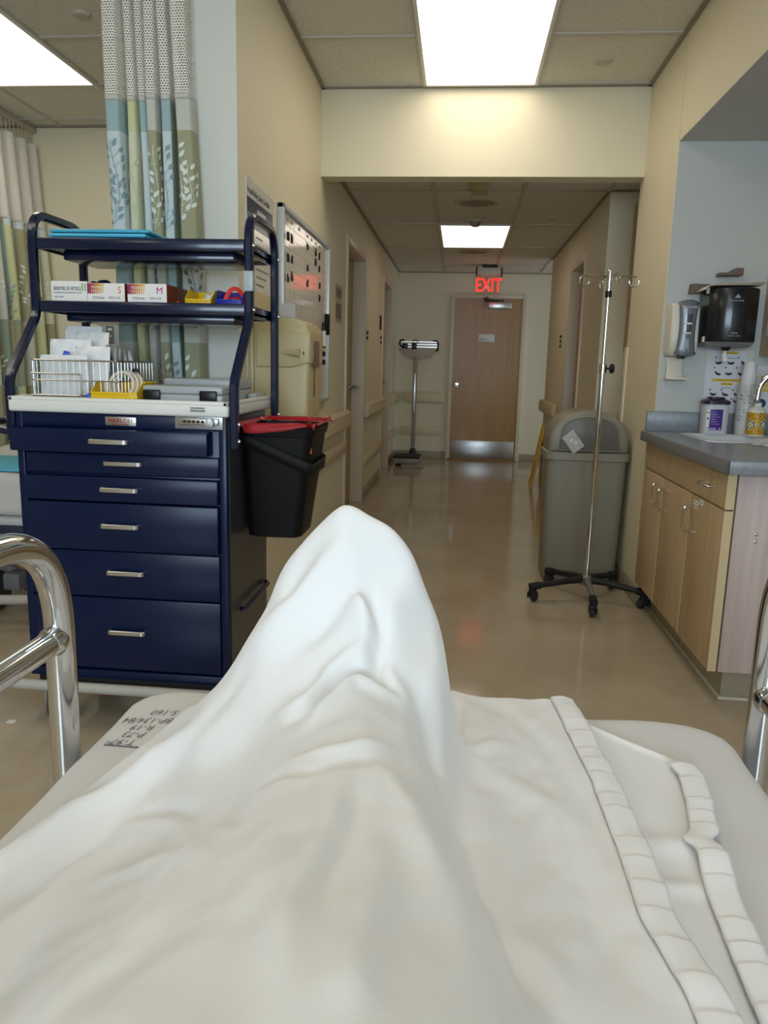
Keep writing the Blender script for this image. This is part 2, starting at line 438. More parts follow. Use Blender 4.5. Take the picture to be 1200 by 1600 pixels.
b = MB(); b.tube([(.42, 9.93, 2.01), (.25, 9.80, 2.03)], .01, 8); b.tube([(.25, 9.80, 2.03), (.3, 9.96, 2.06)], .008, 8); b.box(.26, .5, 9.95, 9.975, 2.0, 2.03)
obj('closer_arm', b, mat('dark_bronze', '#3d3328', .4, .6), d)
s_ = obj('door_sign', MB().box(.208, .408, 9.969, 9.975, 1.512, 1.608, .001), WHITEP, d)
b = MB()
for i, w in enumerate((.05, .11, .09)): b.box(.225, .225 + w, 9.9678, 9.9692, 1.585 - i * .012 - .03, 1.589 - i * .012 - .03)
obj('lettering', b, GREY, s_)
obj('threshold', MB().box(fx0 - .02, fx1 + .02, 9.93, 9.99, 0, .022, .004), wood('oak_threshold', '#9a7036', '#85602c', .4, 0), d)

# ------------------------------------------------------------------ handrails and bumper boards
def rail_y(name, x, out, y0, y1, z0, z1, t, label, cat, turn=None):
    p = []
    h = z1 - z0
    a, bb = (x, x + out * t)
    poly = [(a, z0 + h * .12), (a + out * t * .55, z0), (bb, z0 + h * .16), (bb, z1 - h * .16), (a + out * t * .55, z1), (a, z1 - h * .12)]
    b = MB().prism([(q[0], q[1]) for q in poly], 1, y0, y1, .006)
    return tag(obj(name, b, RAILM, origin=(x, (y0 + y1) / 2, z0)), label, cat)
rail_y('handrail', XL, 1, 3.35, D1[0] - .04, .73, .865, .055, 'cream wall handrail running behind the black waste bin to the first corridor door', 'handrail')
rail_y('bumper_board', XL, 1, 3.35, D1[0] - .04, .545, .645, .022, 'cream bumper board on the wall just beyond the black waste bin', 'bumper rail')
rail_y('handrail', XL, 1, D1[1] + .05, D2[0] - .05, .73, .865, .055, 'cream handrail between the two left corridor doors', 'handrail')
rail_y('bumper_board', XL, 1, D1[1] + .05, D2[0] - .05, .3, .40, .022, 'low cream bumper board between the two left corridor doors', 'bumper rail')
rail_y('handrail', XL, 1, D2[1] + .05, 9.93, .73, .865, .055, 'short cream handrail on the side wall next to the weighing scale', 'handrail')
rail_y('bumper_board', XL, 1, D2[1] + .05, 9.95, .3, .40, .022, 'short low bumper board on the side wall next to the weighing scale', 'bumper rail')
b = MB().box(-.72, -.2, 9.945, 10, .73, .865, .02, 3); tag(obj('handrail', b, RAILM), 'cream handrail on the end wall behind the weighing scale', 'handrail')
b = MB().box(-.76, -.21, 9.978, 10, .31, .415, .005); tag(obj('bumper_board', b, RAILM), 'low bumper board on the end wall behind the weighing scale', 'bumper rail')
b = MB().box(.885, .94, 7.5, 8.66, .73, .86, .02, 3); b.box(.885, 1.1, 8.66, 8.75, .73, .86, .03, 3)
tag(obj('handrail', b, RAILM), 'cream handrail wrapping the far right corridor corner above the yellow floor sign', 'handrail')
b = MB().box(.918, .94, 7.5, 8.7, .3, .41, .005); tag(obj('bumper_board', b, RAILM), 'low bumper board on the right corridor wall behind the yellow floor sign', 'bumper rail')

# ------------------------------------------------------------------ ceiling fittings
def ceiling_light(x, y, z, label, w=.61, l=1.22, lamp=None):
    t = thing('ceiling_light', label, 'light', (x, y, z), 'recessed fluorescent ceiling panels')
    b = MB(); e = .018
    for x0, x1, y0, y1 in ((x - w / 2, x + w / 2, y - l / 2, y - l / 2 + e), (x - w / 2, x + w / 2, y + l / 2 - e, y + l / 2), (x - w / 2, x - w / 2 + e, y - l / 2 + e, y + l / 2 - e), (x + w / 2 - e, x + w / 2, y - l / 2 + e, y + l / 2 - e)):
        b.box(x0, x1, y0, y1, z - .016, z - .0005, .003)
    obj('frame', b, WHITEP, t)
    obj('diffuser', MB().box(x - w / 2 + e, x + w / 2 - e, y - l / 2 + e, y + l / 2 - e, z - .011, z - .002), lamp or LAMP, t)
    return t
ceiling_light(.04, 3.885, HC, 'lit ceiling panel above the near room, in front of the beam')
ceiling_light(-2.39, 3.83, HC, 'lit ceiling panel over the curtained bay beside the tall curtain')
ceiling_light(.07, 7.31, HK, 'smaller looking lit ceiling panel down the corridor before the exit sign', lamp=mat('aged_lamp_diffuser', '#ffffff', .4, emit='#fff0e0', estr=2.0))
for y in (1.445, -1.): ceiling_light(.04, y, HC, 'lit ceiling panel overhead above the patient bed' if y > 0 else 'lit ceiling panel overhead behind the patient bed')
for y in (1.39, -1.05): ceiling_light(-2.39, y, HC, 'lit ceiling panel overhead over the near bay floor' if y > 0 else 'lit ceiling panel overhead over the rear bay floor')
def disc(name, x, y, z, r, h, label, cat, m=WHITEP):
    b = MB().lathe([(r, 0), (r * .98, -h * .5), (r * .85, -h), (0, -h)], (x, y, z), 32)
    return tag(obj(name, b, m), label, cat)
SPK = mat('ceiling_disc_paint', '#c4bba8', .6)
disc('sprinkler_cover', .64, 4.2, HC, .042, .012, 'round sprinkler cover plate in the ceiling tile near the right wall', 'sprinkler cover', SPK)
disc('sprinkler_cover', -1.75, 3.6, HC, .042, .012, 'round sprinkler cover plate in the ceiling over the curtained bay', 'sprinkler cover', SPK)
disc('sprinkler_cover', .655, 6.42, HK, .042, .012, 'small round sprinkler cover plate in the corridor ceiling', 'sprinkler cover', SPK)
def speaker(x, y, label):
    t = thing('ceiling_speaker', label, 'speaker', (x, y, HK), 'round ceiling speakers')
    obj('rim', MB().lathe([(.165, 0), (.16, -.012), (.13, -.016), (.125, -.008), (0, -.008)], (x, y, HK), 40), SPK, t)
    b = MB().lathe([(.122, 0), (.122, -.013), (0, -.013)], (x, y, HK), 40)
    obj('grille', b, mat('speaker_grille', '#9a907c', .6), t)
speaker(.068, 5.84, 'round ceiling speaker nearest the beam in the corridor')
speaker(.08, 8.2, 'round ceiling speaker beyond the corridor light panel')
t = thing('smoke_detector', 'small round smoke detector before the corridor light panel', 'smoke detector', (.068, 6.56, HK))
obj('base', MB().lathe([(.055, 0), (.055, -.015), (0, -.015)], (.068, 6.56, HK), 28), SPK, t)
obj('sensor', MB().lathe([(.045, -.015), (.04, -.04), (.025, -.048), (0, -.048)], (.068, 6.56, HK), 28), mat('smoke_grey', '#8c8474', .5), t)
b = MB().box(.02, .13, 5.2, 5.42, HK - .05, HK, .008); tag(obj('ceiling_sensor', b, mat('aged_plastic', '#b3a47e', .5)), 'beige square sensor box on the corridor ceiling just past the beam', 'sensor')
# exit sign
t = thing('exit_sign', 'red lit exit sign hanging above the far wooden door', 'exit sign', (.285, 9.3, HK))
obj('mount', MB().box(.20, .37, 9.24, 9.36, HK - .03, HK, .004), BLACK, t)
hs = obj('housing', MB().box(.14, .42, 9.25, 9.35, 2.245, 2.33, .01), mat('sign_housing', '#d8d4c6', .4), t)
for x in (.128, .42): obj('end_cap', MB().box(x, x + .012, 9.245, 9.355, 2.23, 2.335, .003), BLACK, t)
pn = obj('panel', MB().box(.165, .395, 9.297, 9.303, 2.05, 2.245, .001), mat('sign_acrylic', '#e8e4dc', .08, trans=.85, ior=1.3), t)
text('EXIT', .215, REDG, pn, F_front(.28, 9.292, 2.065), ext=.002, align='CENTER', sx=.70)

# ------------------------------------------------------------------ weighing scale
t = thing('weighing_scale', 'upright physician weighing scale standing in the far left corner of the corridor', 'scale', (-.56, 9.4, 0))
SCW = mat('scale_enamel', '#9c948a', .4)
b = MB().box(-.76, -.46, 9.32, 9.72, .03, .095, .008); obj('platform_base', b, SCW, t)
b = MB().box(-.765, -.45, 9.1, 9.5, .095, .115, .006); obj('platform_mat', b, BLACKM, t)
b = MB().box(-.66, -.40, 8.95, 9.25, .0, .03, .006); obj('step_plate', b, SCW, t)
b = MB().box(-.765, -.45, 9.1, 9.5, .03, .095, .008); obj('platform', b, SCW, t)
b = MB().lathe([(.05, .095), (.05, .13), (.035, .15), (.035, .17)], (-.56, 9.58, 0), 20); obj('column_socket', b, BLACK, t)
b = MB().box(-.585, -.535, 9.55, 9.61, .15, 1.3, .01); obj('column', b, SCW, t)
b = MB().box(-.575, -.545, 9.535, 9.55, .62, 1.1, .004); obj('height_rod', b, ALU, t)
b = MB().prism([(-.76, 1.36), (-.70, 1.31), (-.6, 1.27), (-.5, 1.27), (-.4, 1.30), (-.32, 1.36), (-.3, 1.40), (-.78, 1.40)], 1, 9.56, 9.6, .004); obj('beam_housing', b, mat('scale_head', '#b4ab9c', .4), t)
b = MB()
for z in (1.415, 1.445, 1.475): b.box(-.74, -.30, 9.565, 9.575, z, z + .012)
obj('beam', b, ALU, t)
obj('poise', MB().box(-.73, -.66, 9.54, 9.6, 1.40, 1.46, .004), BLACK, t); obj('poise', MB().box(-.61, -.55, 9.54, 9.6, 1.39, 1.47, .004), BLACK, t)
b = MB(); b.tube(arc_path([(-.70, 9.57, 1.5), (-.76, 9.57, 1.5), (-.76, 9.57, 1.44), (-.73, 9.57, 1.42)], .03), .011, 8); obj('end_loop', b, BLACK, t); b = MB(); b.tube(arc_path([(-.35, 9.57, 1.495), (-.29, 9.57, 1.495), (-.29, 9.57, 1.38), (-.33, 9.57, 1.38)], .03), .011, 8)
obj('end_loop', b, BLACK, t)
b = MB().tube(arc_path([(-.6, 9.57, 1.46), (-.6, 9.57, 1.5), (-.54, 9.57, 1.5), (-.54, 9.57, 1.46)], .01), .006, 8); obj('height_slide', b, BLACK, t)

# ------------------------------------------------------------------ small wall items in the corridor
def switch_plate(x, out, y, z, n, label):
    t = thing('switch_plate', label, 'light switch', (x, y, z))
    lo, hi = sorted((x, x + out * .006)); obj('plate', MB().box(lo, hi, y - .04, y + .04, z - .06, z + .06, .002), TRIM, t)
    for k in range(n):
        zz = z + (k - (n - 1) / 2) * .045
        lo, hi = sorted((x + out * .005, x + out * .018)); obj('toggle', MB().box(lo, hi, y - .016, y + .016, zz - .014, zz + .014, .002), DARK, t)
switch_plate(XL, 1, 6.75, 1.44, 2, 'switch plate with two dark toggles just past the first left corridor door')
switch_plate(XL, 1, 7.9, 1.44, 2, 'switch plate with two dark toggles beside the second left corridor door')
b = MB().box(XL, XL + .012, 7.84, 7.92, 1.54, 1.68, .003); tag(obj('room_tag', b, DARK), 'small dark room tag above the switch plate by the second left door', 'sign')
switch_plate(.94, -1, 7.52, 1.45, 3, 'switch plate with dark buttons beside the right corridor door')
t = thing('wall_notice', 'greyish paper notice taped to the wall before the first left corridor door', 'notice', (XL, 5.2, 1.57))
obj('sheet', MB().box(XL, XL + .003, 5.06, 5.33, 1.46, 1.70), mat('notice_paper', '#b9aea0', .6), t)
b = MB(); b.box(XL + .003, XL + .0036, 5.08, 5.31, 1.62, 1.68); b.box(XL + .003, XL + .0036, 5.08, 5.31, 1.48, 1.58); obj('print', b, mat('notice_print', '#8a7468', .6), t)

# wet floor sign
t = thing('wet_floor_sign', 'yellow folding wet floor sign leaning against the right corridor wall', 'floor sign', (.87, 7.95, 0))
YS = mat('yellow_sign_plastic', '#e3b713', .4)
def aframe(off):
    b = MB(); M = Matrix.Translation((.86, 7.9, .6)) @ Matrix.Rotation(off, 4, 'Y')
    b.prism([(-.14, -.61), (-.14, -.4), (-.1, .0), (.1, .0), (.14, -.4), (.14, -.61), (.1, -.61), (.08, -.5), (-.08, -.5), (-.1, -.61)], 0, -.008, .008, .003)
    return b.move(M)
obj('panel', aframe(R(9)), YS, t); obj('panel', aframe(R(-2)), YS, t)
b = MB().box(.85, .87, 7.84, 7.96, .585, .63, .005); obj('handle', b, YS, t)

# nook on the right
t = thing('wall_cabinet', 'tall wooden wall cabinet seen edge on in the corridor nook behind the right wall', 'cabinet', (1.3, 5.3, 1.31))
obj('body', MB().box(1.10, 1.6, 5.16, 5.468, 1.31, 2.27, .003), WOODC, t)
obj('door', MB().box(1.085, 1.60, 5.14, 5.158, 1.31, 2.27, .003), WOODC, t)
obj('hinge', MB().box(1.078, 1.10, 5.13, 5.142, 1.98, 2.02, .002), BLACK, t)
t = thing('dispenser_box', 'grey box standing in the corridor nook below the wooden wall cabinet', 'box', (1.3, 5.25, .9))
obj('body', MB().box(1.14, 1.5, 5.2, 5.46, .9, 1.12, .01), mat('mauve_grey', '#9c9296', .4), t)
obj('vent', MB().box(1.15, 1.2, 5.195, 5.203, .93, 1.0), DARK, t)
obj('label_strip', MB().box(1.15, 1.3, 5.195, 5.203, 1.02, 1.035), WHITEP, t)
tag(obj('nook_counter', MB().box(1.09, 1.9, 5.0, 5.468, .86, .9, .006), mat('cream_laminate', '#cfc6b2', .4)), 'cream counter in the corridor nook under the wooden wall cabinet', 'counter')
tag(obj('base_cabinet', MB().box(1.13, 1.9, 5.04, 5.462, .0, .86, .004), WOODC), 'wooden base cabinet under the cream counter in the corridor nook', 'cabinet')
b = MB(); b.box(.938, .95, 4.56, 4.634, .1, 1.32, .004); b.box(.938, 1.02, 4.622, 4.634, .1, 1.32, .004)
tag(obj('corner_guard', b, mat('cream_vinyl', '#d9cfb6', .4)), 'cream vinyl corner guard on the wall end behind the taupe trash can', 'corner guard')

# ------------------------------------------------------------------ blue supply cart
CX0, CX1, CY0, CY1 = -1.335, -.682, 2.2, 2.66
cart = thing('supply_cart', 'tall dark blue metal medical supply cart with two upper shelves and six drawers', 'medical cart', (-1.0, 2.43, 0))
b = MB(); b.box(CX0, CX1, CY0 + .012, CY1, .19, 1.02, .006)
b.box(CX0, CX0 + .022, CY0 - .004, CY0 + .012, .19, 1.02, .002); b.box(CX1 - .022, CX1, CY0 - .004, CY0 + .012, .19, 1.02, .002); b.box(CX0, CX1, CY0 - .008, CY0 + .012, .178, .206, .003)
obj('body', b, NAVY, cart)
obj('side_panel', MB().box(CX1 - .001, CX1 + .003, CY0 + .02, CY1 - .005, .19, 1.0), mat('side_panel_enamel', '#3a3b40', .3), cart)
b = MB(); b.box(CX0 - .012, CX1 + .012, CY0 - .02, CY1 + .09, 1.02, 1.058, .008, 3)
b.box(CX0 - .012, CX1 + .012, CY0 - .02, CY0 - .004, 1.05, 1.066, .005); b.box(CX0 - .012, CX0 + .006, CY0 - .02, CY1 + .09, 1.05, 1.066, .005); b.box(CX1 - .006, CX1 + .012, CY0 - .02, CY1 + .09, 1.05, 1.066, .005)
top = obj('worktop', b, WHITEP, cart)
bc = obj('barcode_sticker', MB().box(-.785, -.735, CY0 - .0215, CY0 - .0195, 1.032, 1.05), mat('label_paper', '#dcdcd8', .5), cart)
b = MB()
for k in range(22): b.box(-.782 + k * .002, -.782 + k * .002 + (.0007 if k % 3 else .0013), CY0 - .0222, CY0 - .021, 1.035, 1.041)
for k in range(9): b.box(-.78 + k * .0045, -.777 + k * .0045, CY0 - .0222, CY0 - .021, 1.044, 1.0475)
obj('barcode', b, DARK, bc)
# lock and name plate
obj('lock_rail', MB().box(CX0 + .02, CX1 - .02, CY0 - .004, CY0 + .014, .978, 1.019, .002), NAVY, cart)
np_ = obj('name_plate', MB().box(-1.05, -.955, CY0 - .0075, CY0 - .003, .985, 1.012, .0015), ALU, cart)
text('HARLOFF', .0185, mat('plate_red', '#a01c2c', .5), np_, F_front(-1.002, CY0 - .0086, .9945), align='CENTER', shear=.15)
text('HARLOFF COMPANY', .0055, mat('plate_red', '#a01c2c', .5), np_, F_front(-1.002, CY0 - .0086, .9875), align='CENTER')
lk = obj('lock_panel', MB().box(-.835, -.69, CY0 - .0075, CY0 - .003, .983, 1.026, .0015), mat('lock_silver', '#a9abad', .35, .6), cart)
obj('lock_bar', MB().box(-.822, -.70, CY0 - .02, CY0 - .007, .996, 1.016, .004), ALU, lk)
for k in range(5): obj('push_button', MB().lathe([(.0042, 0), (.004, -.006), (0, -.006)], (-.80 + k * .0135, CY0 - .02, 1.006), 12, 1), DARK, lk)
b = MB().lathe([(.013, 0), (.0125, -.016), (0, -.016)], (-.722, CY0 - .02, 1.005), 20, 1); b.box(-.725, -.719, CY0 - .046, CY0 - .034, .993, 1.017, .002)
obj('lock_knob', b, ALU, lk)
# drawers
dr = [(.905, .975, .04, -.012), (.836, .898, -.006, .018), (.755, .830, .012, .0), (.602, .750, .012, .0), (.452, .597, .0, .012), (.213, .447, .0, .012)]
hx = [-1.02, -.997, -1.005, -1.007, -1.0, -1.003]; hz = [.942, .873, .795, .683, .534, .342]
for (z0, z1, pull, ins), x, z in zip(dr, hx, hz):
    y = CY0 - .008 - pull * .9
    d = obj('drawer', MB().box(CX0 + (.0 if pull > .03 else .024), CX1 - (.045 if pull > .03 else .024), y, CY0 + .02, z0, z1, .004), NAVY, cart)
    b = MB(); w = .058
    b.tube(arc_path([(x - w, y, z), (x - w, y - .022, z), (x + w, y - .022, z), (x + w, y, z)], .012, 5), .006, rect=(.006, .014), roll=0)
    obj('handle', b, ALU, d)
# side frames of bent square tube
for sx in (-1.349, -.657):
    p = arc_path([(sx, 2.2, .93), (sx, 2.2, 1.118), (sx, 2.375, 1.315), (sx, 2.375, 1.622), (sx, 2.70, 1.622), (sx, 2.70, .93)], [.03, .03, .08, .08], 8)
    obj('side_frame', MB().tube(p, .013, rect=(.026, .026)), NAVYD, cart)
tp = obj('tape_wrap', MB().box(-.6715, -.6425, 2.3605, 2.3895, 1.395, 1.455, .002), mat('grey_tape', '#aab4bb', .35), cart)
for z in (1.548, 1.358):
    b = MB(); b.box(-1.336, -.67, 2.368, 2.385, z - .035, z, .004); b.box(-1.336, -.67, 2.385, 2.71, z - .03, z - .018, .002)
    b.box(-1.336, -.67, 2.695, 2.71, z - .035, z, .003); b.box(-1.336, -1.324, 2.375, 2.71, z - .035, z, .002); b.box(-.682, -.67, 2.375, 2.71, z - .035, z, .002)
    b.box(-1.28, -.72, 2.43, 2.66, z - .06, z - .03, .006)
    obj('shelf', b, NAVYD, cart)
for sx, s in ((-1.349, -1), (-.657, 1)):
    for y, z in ((2.375, 1.53), (2.375, 1.34), (2.70, 1.53), (2.70, 1.34), (2.2, 1.0), (2.2, .95), (2.7, 1.0)):
        obj('bolt', MB().lathe([(.007, 0), (.006, .005 * s), (0, .007 * s)], (sx + .013 * s, y, z), 10, 0), CHROME, cart)
b = MB().tube(arc_path([(-1.40, 2.62, .155), (-1.40, 2.165, .155), (-.64, 2.165, .155), (-.64, 2.62, .155)], .04, 5), .017, 10)
obj('bumper', b, mat('bumper_grey', '#b7b4ac', .45), cart)
obj('base_frame', MB().box(CX0 + .01, CX1 - .01, CY0 + .02, CY1 - .01, .14, .18, .004), mat('dark_base', '#22242a', .5), cart)
b = MB().tube([(-.672, 2.3, .40), (-.66, 2.32, .40), (-.66, 2.6, .40), (-.672, 2.62, .40)], .008, 8); obj('cord_hook', b, NAVYD, cart)
b = MB().tube(arc_path([(-1.349, 2.2, .955), (-1.47, 2.2, .975), (-1.47, 2.55, .975), (-1.349, 2.55, .955)], .03), .012, 8); obj('push_handle', b, NAVYD, cart)
for x, y in ((-1.28, 2.25), (-.74, 2.25), (-1.28, 2.61), (-.74, 2.61)):
    b = MB(); b.box(x - .028, x - .022, y - .035, y + .035, .05, .14, .003); b.box(x + .022, x + .028, y - .035, y + .035, .05, .14, .003); b.box(x - .028, x + .028, y - .035, y + .035, .125, .142, .003)
    c = obj('caster', b, mat('caster_fork', '#b0aca4', .4, .5), cart)
    obj('wheel', MB().lathe([(0, -.016), (.03, -.016), (.056, -.013), (.062, 0), (.056, .013), (.03, .016), (0, .016)], (x, y, .062), 28, 0), mat('caster_tyre', '#4a4c50', .5), c)

# ---- things on the cart
def slab(x0, x1, y0, y1, z0, z1, bev, f):       # a box with displaced vertices for soft things
    b = MB(); nx, ny = 24, 14
    for zz, flip in ((z1, 0), (z0, 1)):
        b.grid(lambda u, v: Vector((x0 + (x1 - x0) * u, y0 + (y1 - y0) * v, zz)) + f(u, v, 1 - flip), nx, ny)
    bmesh.ops.recalc_face_normals(b.bm, faces=b.bm.faces); return b
zt = 1.531
for k in range(4):
    x1 = -1.075 + .012 * k; z0 = zt + .0005 + k * .0115
    def w(u, v, top, k=k): return Vector((.05 * v * (u > .5) * (u - .5) * 2, .004 * math.sin(5 * u + k), (.0016 * math.sin(9 * u + 2 * k) + .001) * top))
    b = MB(); b.box(-1.315 + .004 * k, x1 + .06, 2.395, 2.66, z0, z0 + .0105, .004)
    for v in b.bm.verts: v.co.z += .0012 * math.sin(v.co.x * 40 + k)
    tag(obj('absorbent_pad', b, mat('blue_pad_film_%d' % (k % 2), ['#58bfe0', '#49aed0'][k % 2], .35)), ['light blue folded absorbent pad at the bottom of the stack on the top cart shelf', 'light blue folded absorbent pad second from the bottom on the top cart shelf', 'light blue folded absorbent pad second from the top on the top cart shelf', 'light blue folded absorbent pad topmost on the top cart shelf'][k], 'absorbent pad', 'blue pads on the top cart shelf')
zs = 1.3415
def glove_box(x0, x1, y0, y1, h, label, kind):
    t = thing('glove_box', label, 'box', ((x0 + x1) / 2, (y0 + y1) / 2, zs), 'glove boxes on the cart shelf')
    side = mat('box_carton_brown', '#7c3420', .45) if kind != 'b' else PAPER
    bd = obj('carton', MB().box(x0, x1, y0 + .0006, y1, zs, zs + h, .001), side, t)
    fr = obj('front_panel', MB().box(x0, x1, y0, y0 + .0006, zs, zs + h), PAPER, t)
    q = y0 - .0004; w = x1 - x0
    GREYT = mat('print_grey', '#4c4f58', .5)
    if kind == 'b':
        text('BERRYBLUE NITRILE', .0165, GREYT, fr, F_front(x0 + .008, q, zs + h - .028), sx=.62)
        text('POWDER-FREE EXAMINATION GLOVES', .0052, GREYT, fr, F_front(x0 + .01, q, zs + h - .037))
        text('NON-STERILE', .005, GREYT, fr, F_front(x0 + .01, q, zs + h - .05))
        b = MB(); b.box(x1 - .018, x1 - .013, q, q + .0006, zs + h - .03, zs + h - .006); b.box(x1 - .009, x1 - .004, q, q + .0006, zs + h - .03, zs + h - .006); obj('stripe', b, mat('print_green', '#9fb77a', .5), fr)
    else:
        a = w * .46
        b = MB(); n = 8
        for i in range(n):
            b.mi = i; u0, u1 = i / n * a, (i + 1) / n * a
            b.poly([(x0 + u0, q, zs + h - .032), (x0 + u1 * .92, q, zs + h - .032), (x0 + u1, q, zs + h - .001), (x0 + u0, q, zs + h - .001)])
        cs = ['#8e2a55', '#a23a50', '#b5504a', '#c56c44', '#d0853f', '#d99b45', '#dfae58', '#e6c37c']
        obj('colour_patch', b, [mat('patch_%d' % i, c, .5) for i, c in enumerate(cs)], fr, flat=True)
        b = MB(); b.box(x0 + w * .22, x1 - w * .1, q, q + .0004, zs + .0005, zs + .005); obj('bottom_stripe', b, mat('patch_4', '#d0853f', .5), fr)
        text('TRONEX', .0105, PAPER, fr, F_front(x0 + .012, q - .0002, zs + h - .016))
        text('MEDICAL', .005, PAPER, fr, F_front(x0 + .012, q - .0002, zs + h - .025))
        text('9120 Series', .0098, GREYT, fr, F_front(x0 + .016, q, zs + .026), sx=.85); text('NEW AGE', .0098, mat('print_light', '#8d8f98', .5), fr, F_front(x0 + w * .57, q, zs + .026), sx=.85)
        text('Powder-Free Nitrile Exam Gloves', .0083, GREYT, fr, F_front(x0 + .016, q, zs + .013), sx=.72)
        text('100 GLOVES', .004, GREYT, fr, F_front(x0 + .018, q, zs + .0065))
        text(kind, .029, mat('print_orange', '#e08038', .5) if kind == 'S' else mat('print_magenta', '#b3248a', .5), fr, F_front(x1 - (.024 if kind == 'S' else .034), q, zs + h - .03))
    return t
glove_box(-1.345 + .04, -1.186, 2.392, 2.5, .078, 'white glove box with grey lettering and green stripes at the shelf end', 'b')
glove_box(-1.184, -1.062, 2.39, 2.62, .073, 'white glove box marked with an orange letter S on the middle shelf', 'S')
glove_box(-1.052, -.925, 2.388, 2.62, .073, 'white glove box marked with a magenta letter M on the middle shelf', 'M')
def crumple(c, sx, sy, sz, seed, fr=9., amp=.35):
    b = MB(); bmesh.ops.create_icosphere(b.bm, subdivisions=4, radius=1)
    for v in b.bm.verts:
        n = noise.fractal(v.co * 1.7 + Vector((seed, 0, 0)), 1, 2, 4) * amp
        p = v.co * (1 + n); p.z = max(p.z, -.6)
        v.co = Vector((c[0] + p.x * sx, c[1] + p.y * sy, c[2] + (p.z + .6) * sz))
    return b
b = crumple((-1.215, 2.56, 1.385), .045, .035, .0, 3.); b.bm.free()
b = crumple((-1.225, 2.565, zs), .055, .05, .058, 3.)
tag(obj('crumpled_glove', b, mat('dark_blue_cloth', '#141c3c', .8)), 'crumpled dark blue glove behind the white boxes on the cart shelf', 'glove')

def open_bin(x0, x1, y0, y1, z0, h, m, name, label, cat, lip=.5):
    """stacking bin with a low front and flared walls"""
    t = thing(name, label, cat, ((x0 + x1) / 2, (y0 + y1) / 2, z0)); w = .0025; f = .006
    hl = h * lip
    b = MB()
    b.box(x0 + f, x1 - f, y0 + f, y1 - f, z0 + .0005, z0 + .004)
    for s, xa, xb in ((0, x0, x0 + f), (1, x1, x1 - f)):
        o = w if s == 0 else -w
        vs = [(xb, y0 + f, z0), (xb, y1 - f, z0), (xa, y1, z0 + h), (xa, y0 + (y1 - y0) * .35, z0 + h), (xa + (xb - xa) * .4, y0, z0 + hl)]
        A = [b.bm.verts.new(v) for v in vs]; B = [b.bm.verts.new((v[0] + o, v[1], v[2])) for v in vs]
        b.bm.faces.new(A); b.bm.faces.new(B[::-1])
        for i in range(5): b.bm.faces.new((A[i], B[i], B[(i + 1) % 5], A[(i + 1) % 5]))
    b.box(x0 + f * .6, x1 - f * .6, y0, y0 + w, z0 + .0005, z0 + hl, .0008); b.box(x0, x1, y1 - w, y1, z0 + .0005, z0 + h, .0008)
    b.box(x0 - .004, x0 + .001, y0 + (y1 - y0) * .35, y1, z0 + h - .004, z0 + h); b.box(x1 - .001, x1 + .004, y0 + (y1 - y0) * .35, y1, z0 + h - .004, z0 + h)
    b.box(x0 + f * .6, x1 - f * .6, y0 - .003, y0 + .001, z0 + hl - .006, z0 + hl, .001)
    for k in range(1, 4): b.box(x0 + (x1 - x0) * k / 4 - .001, x0 + (x1 - x0) * k / 4 + .001, y0 - .0025, y0 + .001, z0 + .003, z0 + hl)
    for k in range(1, 4):
        yy = y0 + (y1 - y0) * (.35 + .18 * k); b.box(x1 - .006, x1 + .002, yy, yy + .002, z0 + .004, z0 + h - .002)
    bmesh.ops.recalc_face_normals(b.bm, faces=b.bm.faces)
    obj('shell', b, m, t); return t
open_bin(-.874, -.784, 2.40, 2.53, zs, .062, YEL, 'storage_bin', 'small yellow plastic bin on the middle cart shelf beside the blue bin', 'bin')
open_bin(-.776, -.686, 2.40, 2.52, zs, .062, BLUEB, 'storage_bin', 'blue plastic bin holding red straps on the middle cart shelf', 'bin')
b = MB().lathe([(.014, 0), (.012, .004), (0, .03)], (-.826, 2.43, zs + .004), 14); tag(obj('yellow_cap', b, YEL), 'yellow pointed cap inside the small yellow bin', 'cap')
b = crumple((-.814, 2.49, zs + .005), .03, .025, .03, 8.); tag(obj('sample_bag', b, POUCH), 'clear crumpled bag inside the small yellow bin', 'bag')
b = MB().lathe([(.013, 0), (.01, .01), (0, .026)], (-.892, 2.395, zs + .0005), 14); tag(obj('red_plug', b, mat('coral_plastic', '#e0503c', .4)), 'small coral red cap on the shelf beside the yellow bin', 'cap')
def strap(pts, w, m, lab):
    b = MB().tube(pts, .004, rect=(w, .0025))
    for k in range(4, len(pts) - 4, 6):
        pass
    return tag(obj('tourniquet_strap', b, m), lab, 'strap', 'red straps in the blue bin')
P = [Vector((-.752 + .075 * t / 20, 2.425 + .02 * t / 20, zs + .02 + .052 * math.sin(PI * (t / 20) ** .8) * .9)) for t in range(21)]
strap(P, .014, RED, 'red dotted strap arching over the rim of the blue bin')
P = [Vector((-.757 + .055 * t / 20, 2.45, zs + .012 + .026 * math.sin(PI * t / 20))) for t in range(21)]
strap(P, .018, RED, 'red coiled strap lying low inside the blue bin')
P = [Vector((-.725 + .025 * math.sin(t / 3.2), 2.47 + .03 * math.cos(t / 3.2), zs + .02 + .0012 * t)) for t in range(21)]
strap(P, .012, RED, 'red strap looped at the back of the blue bin')

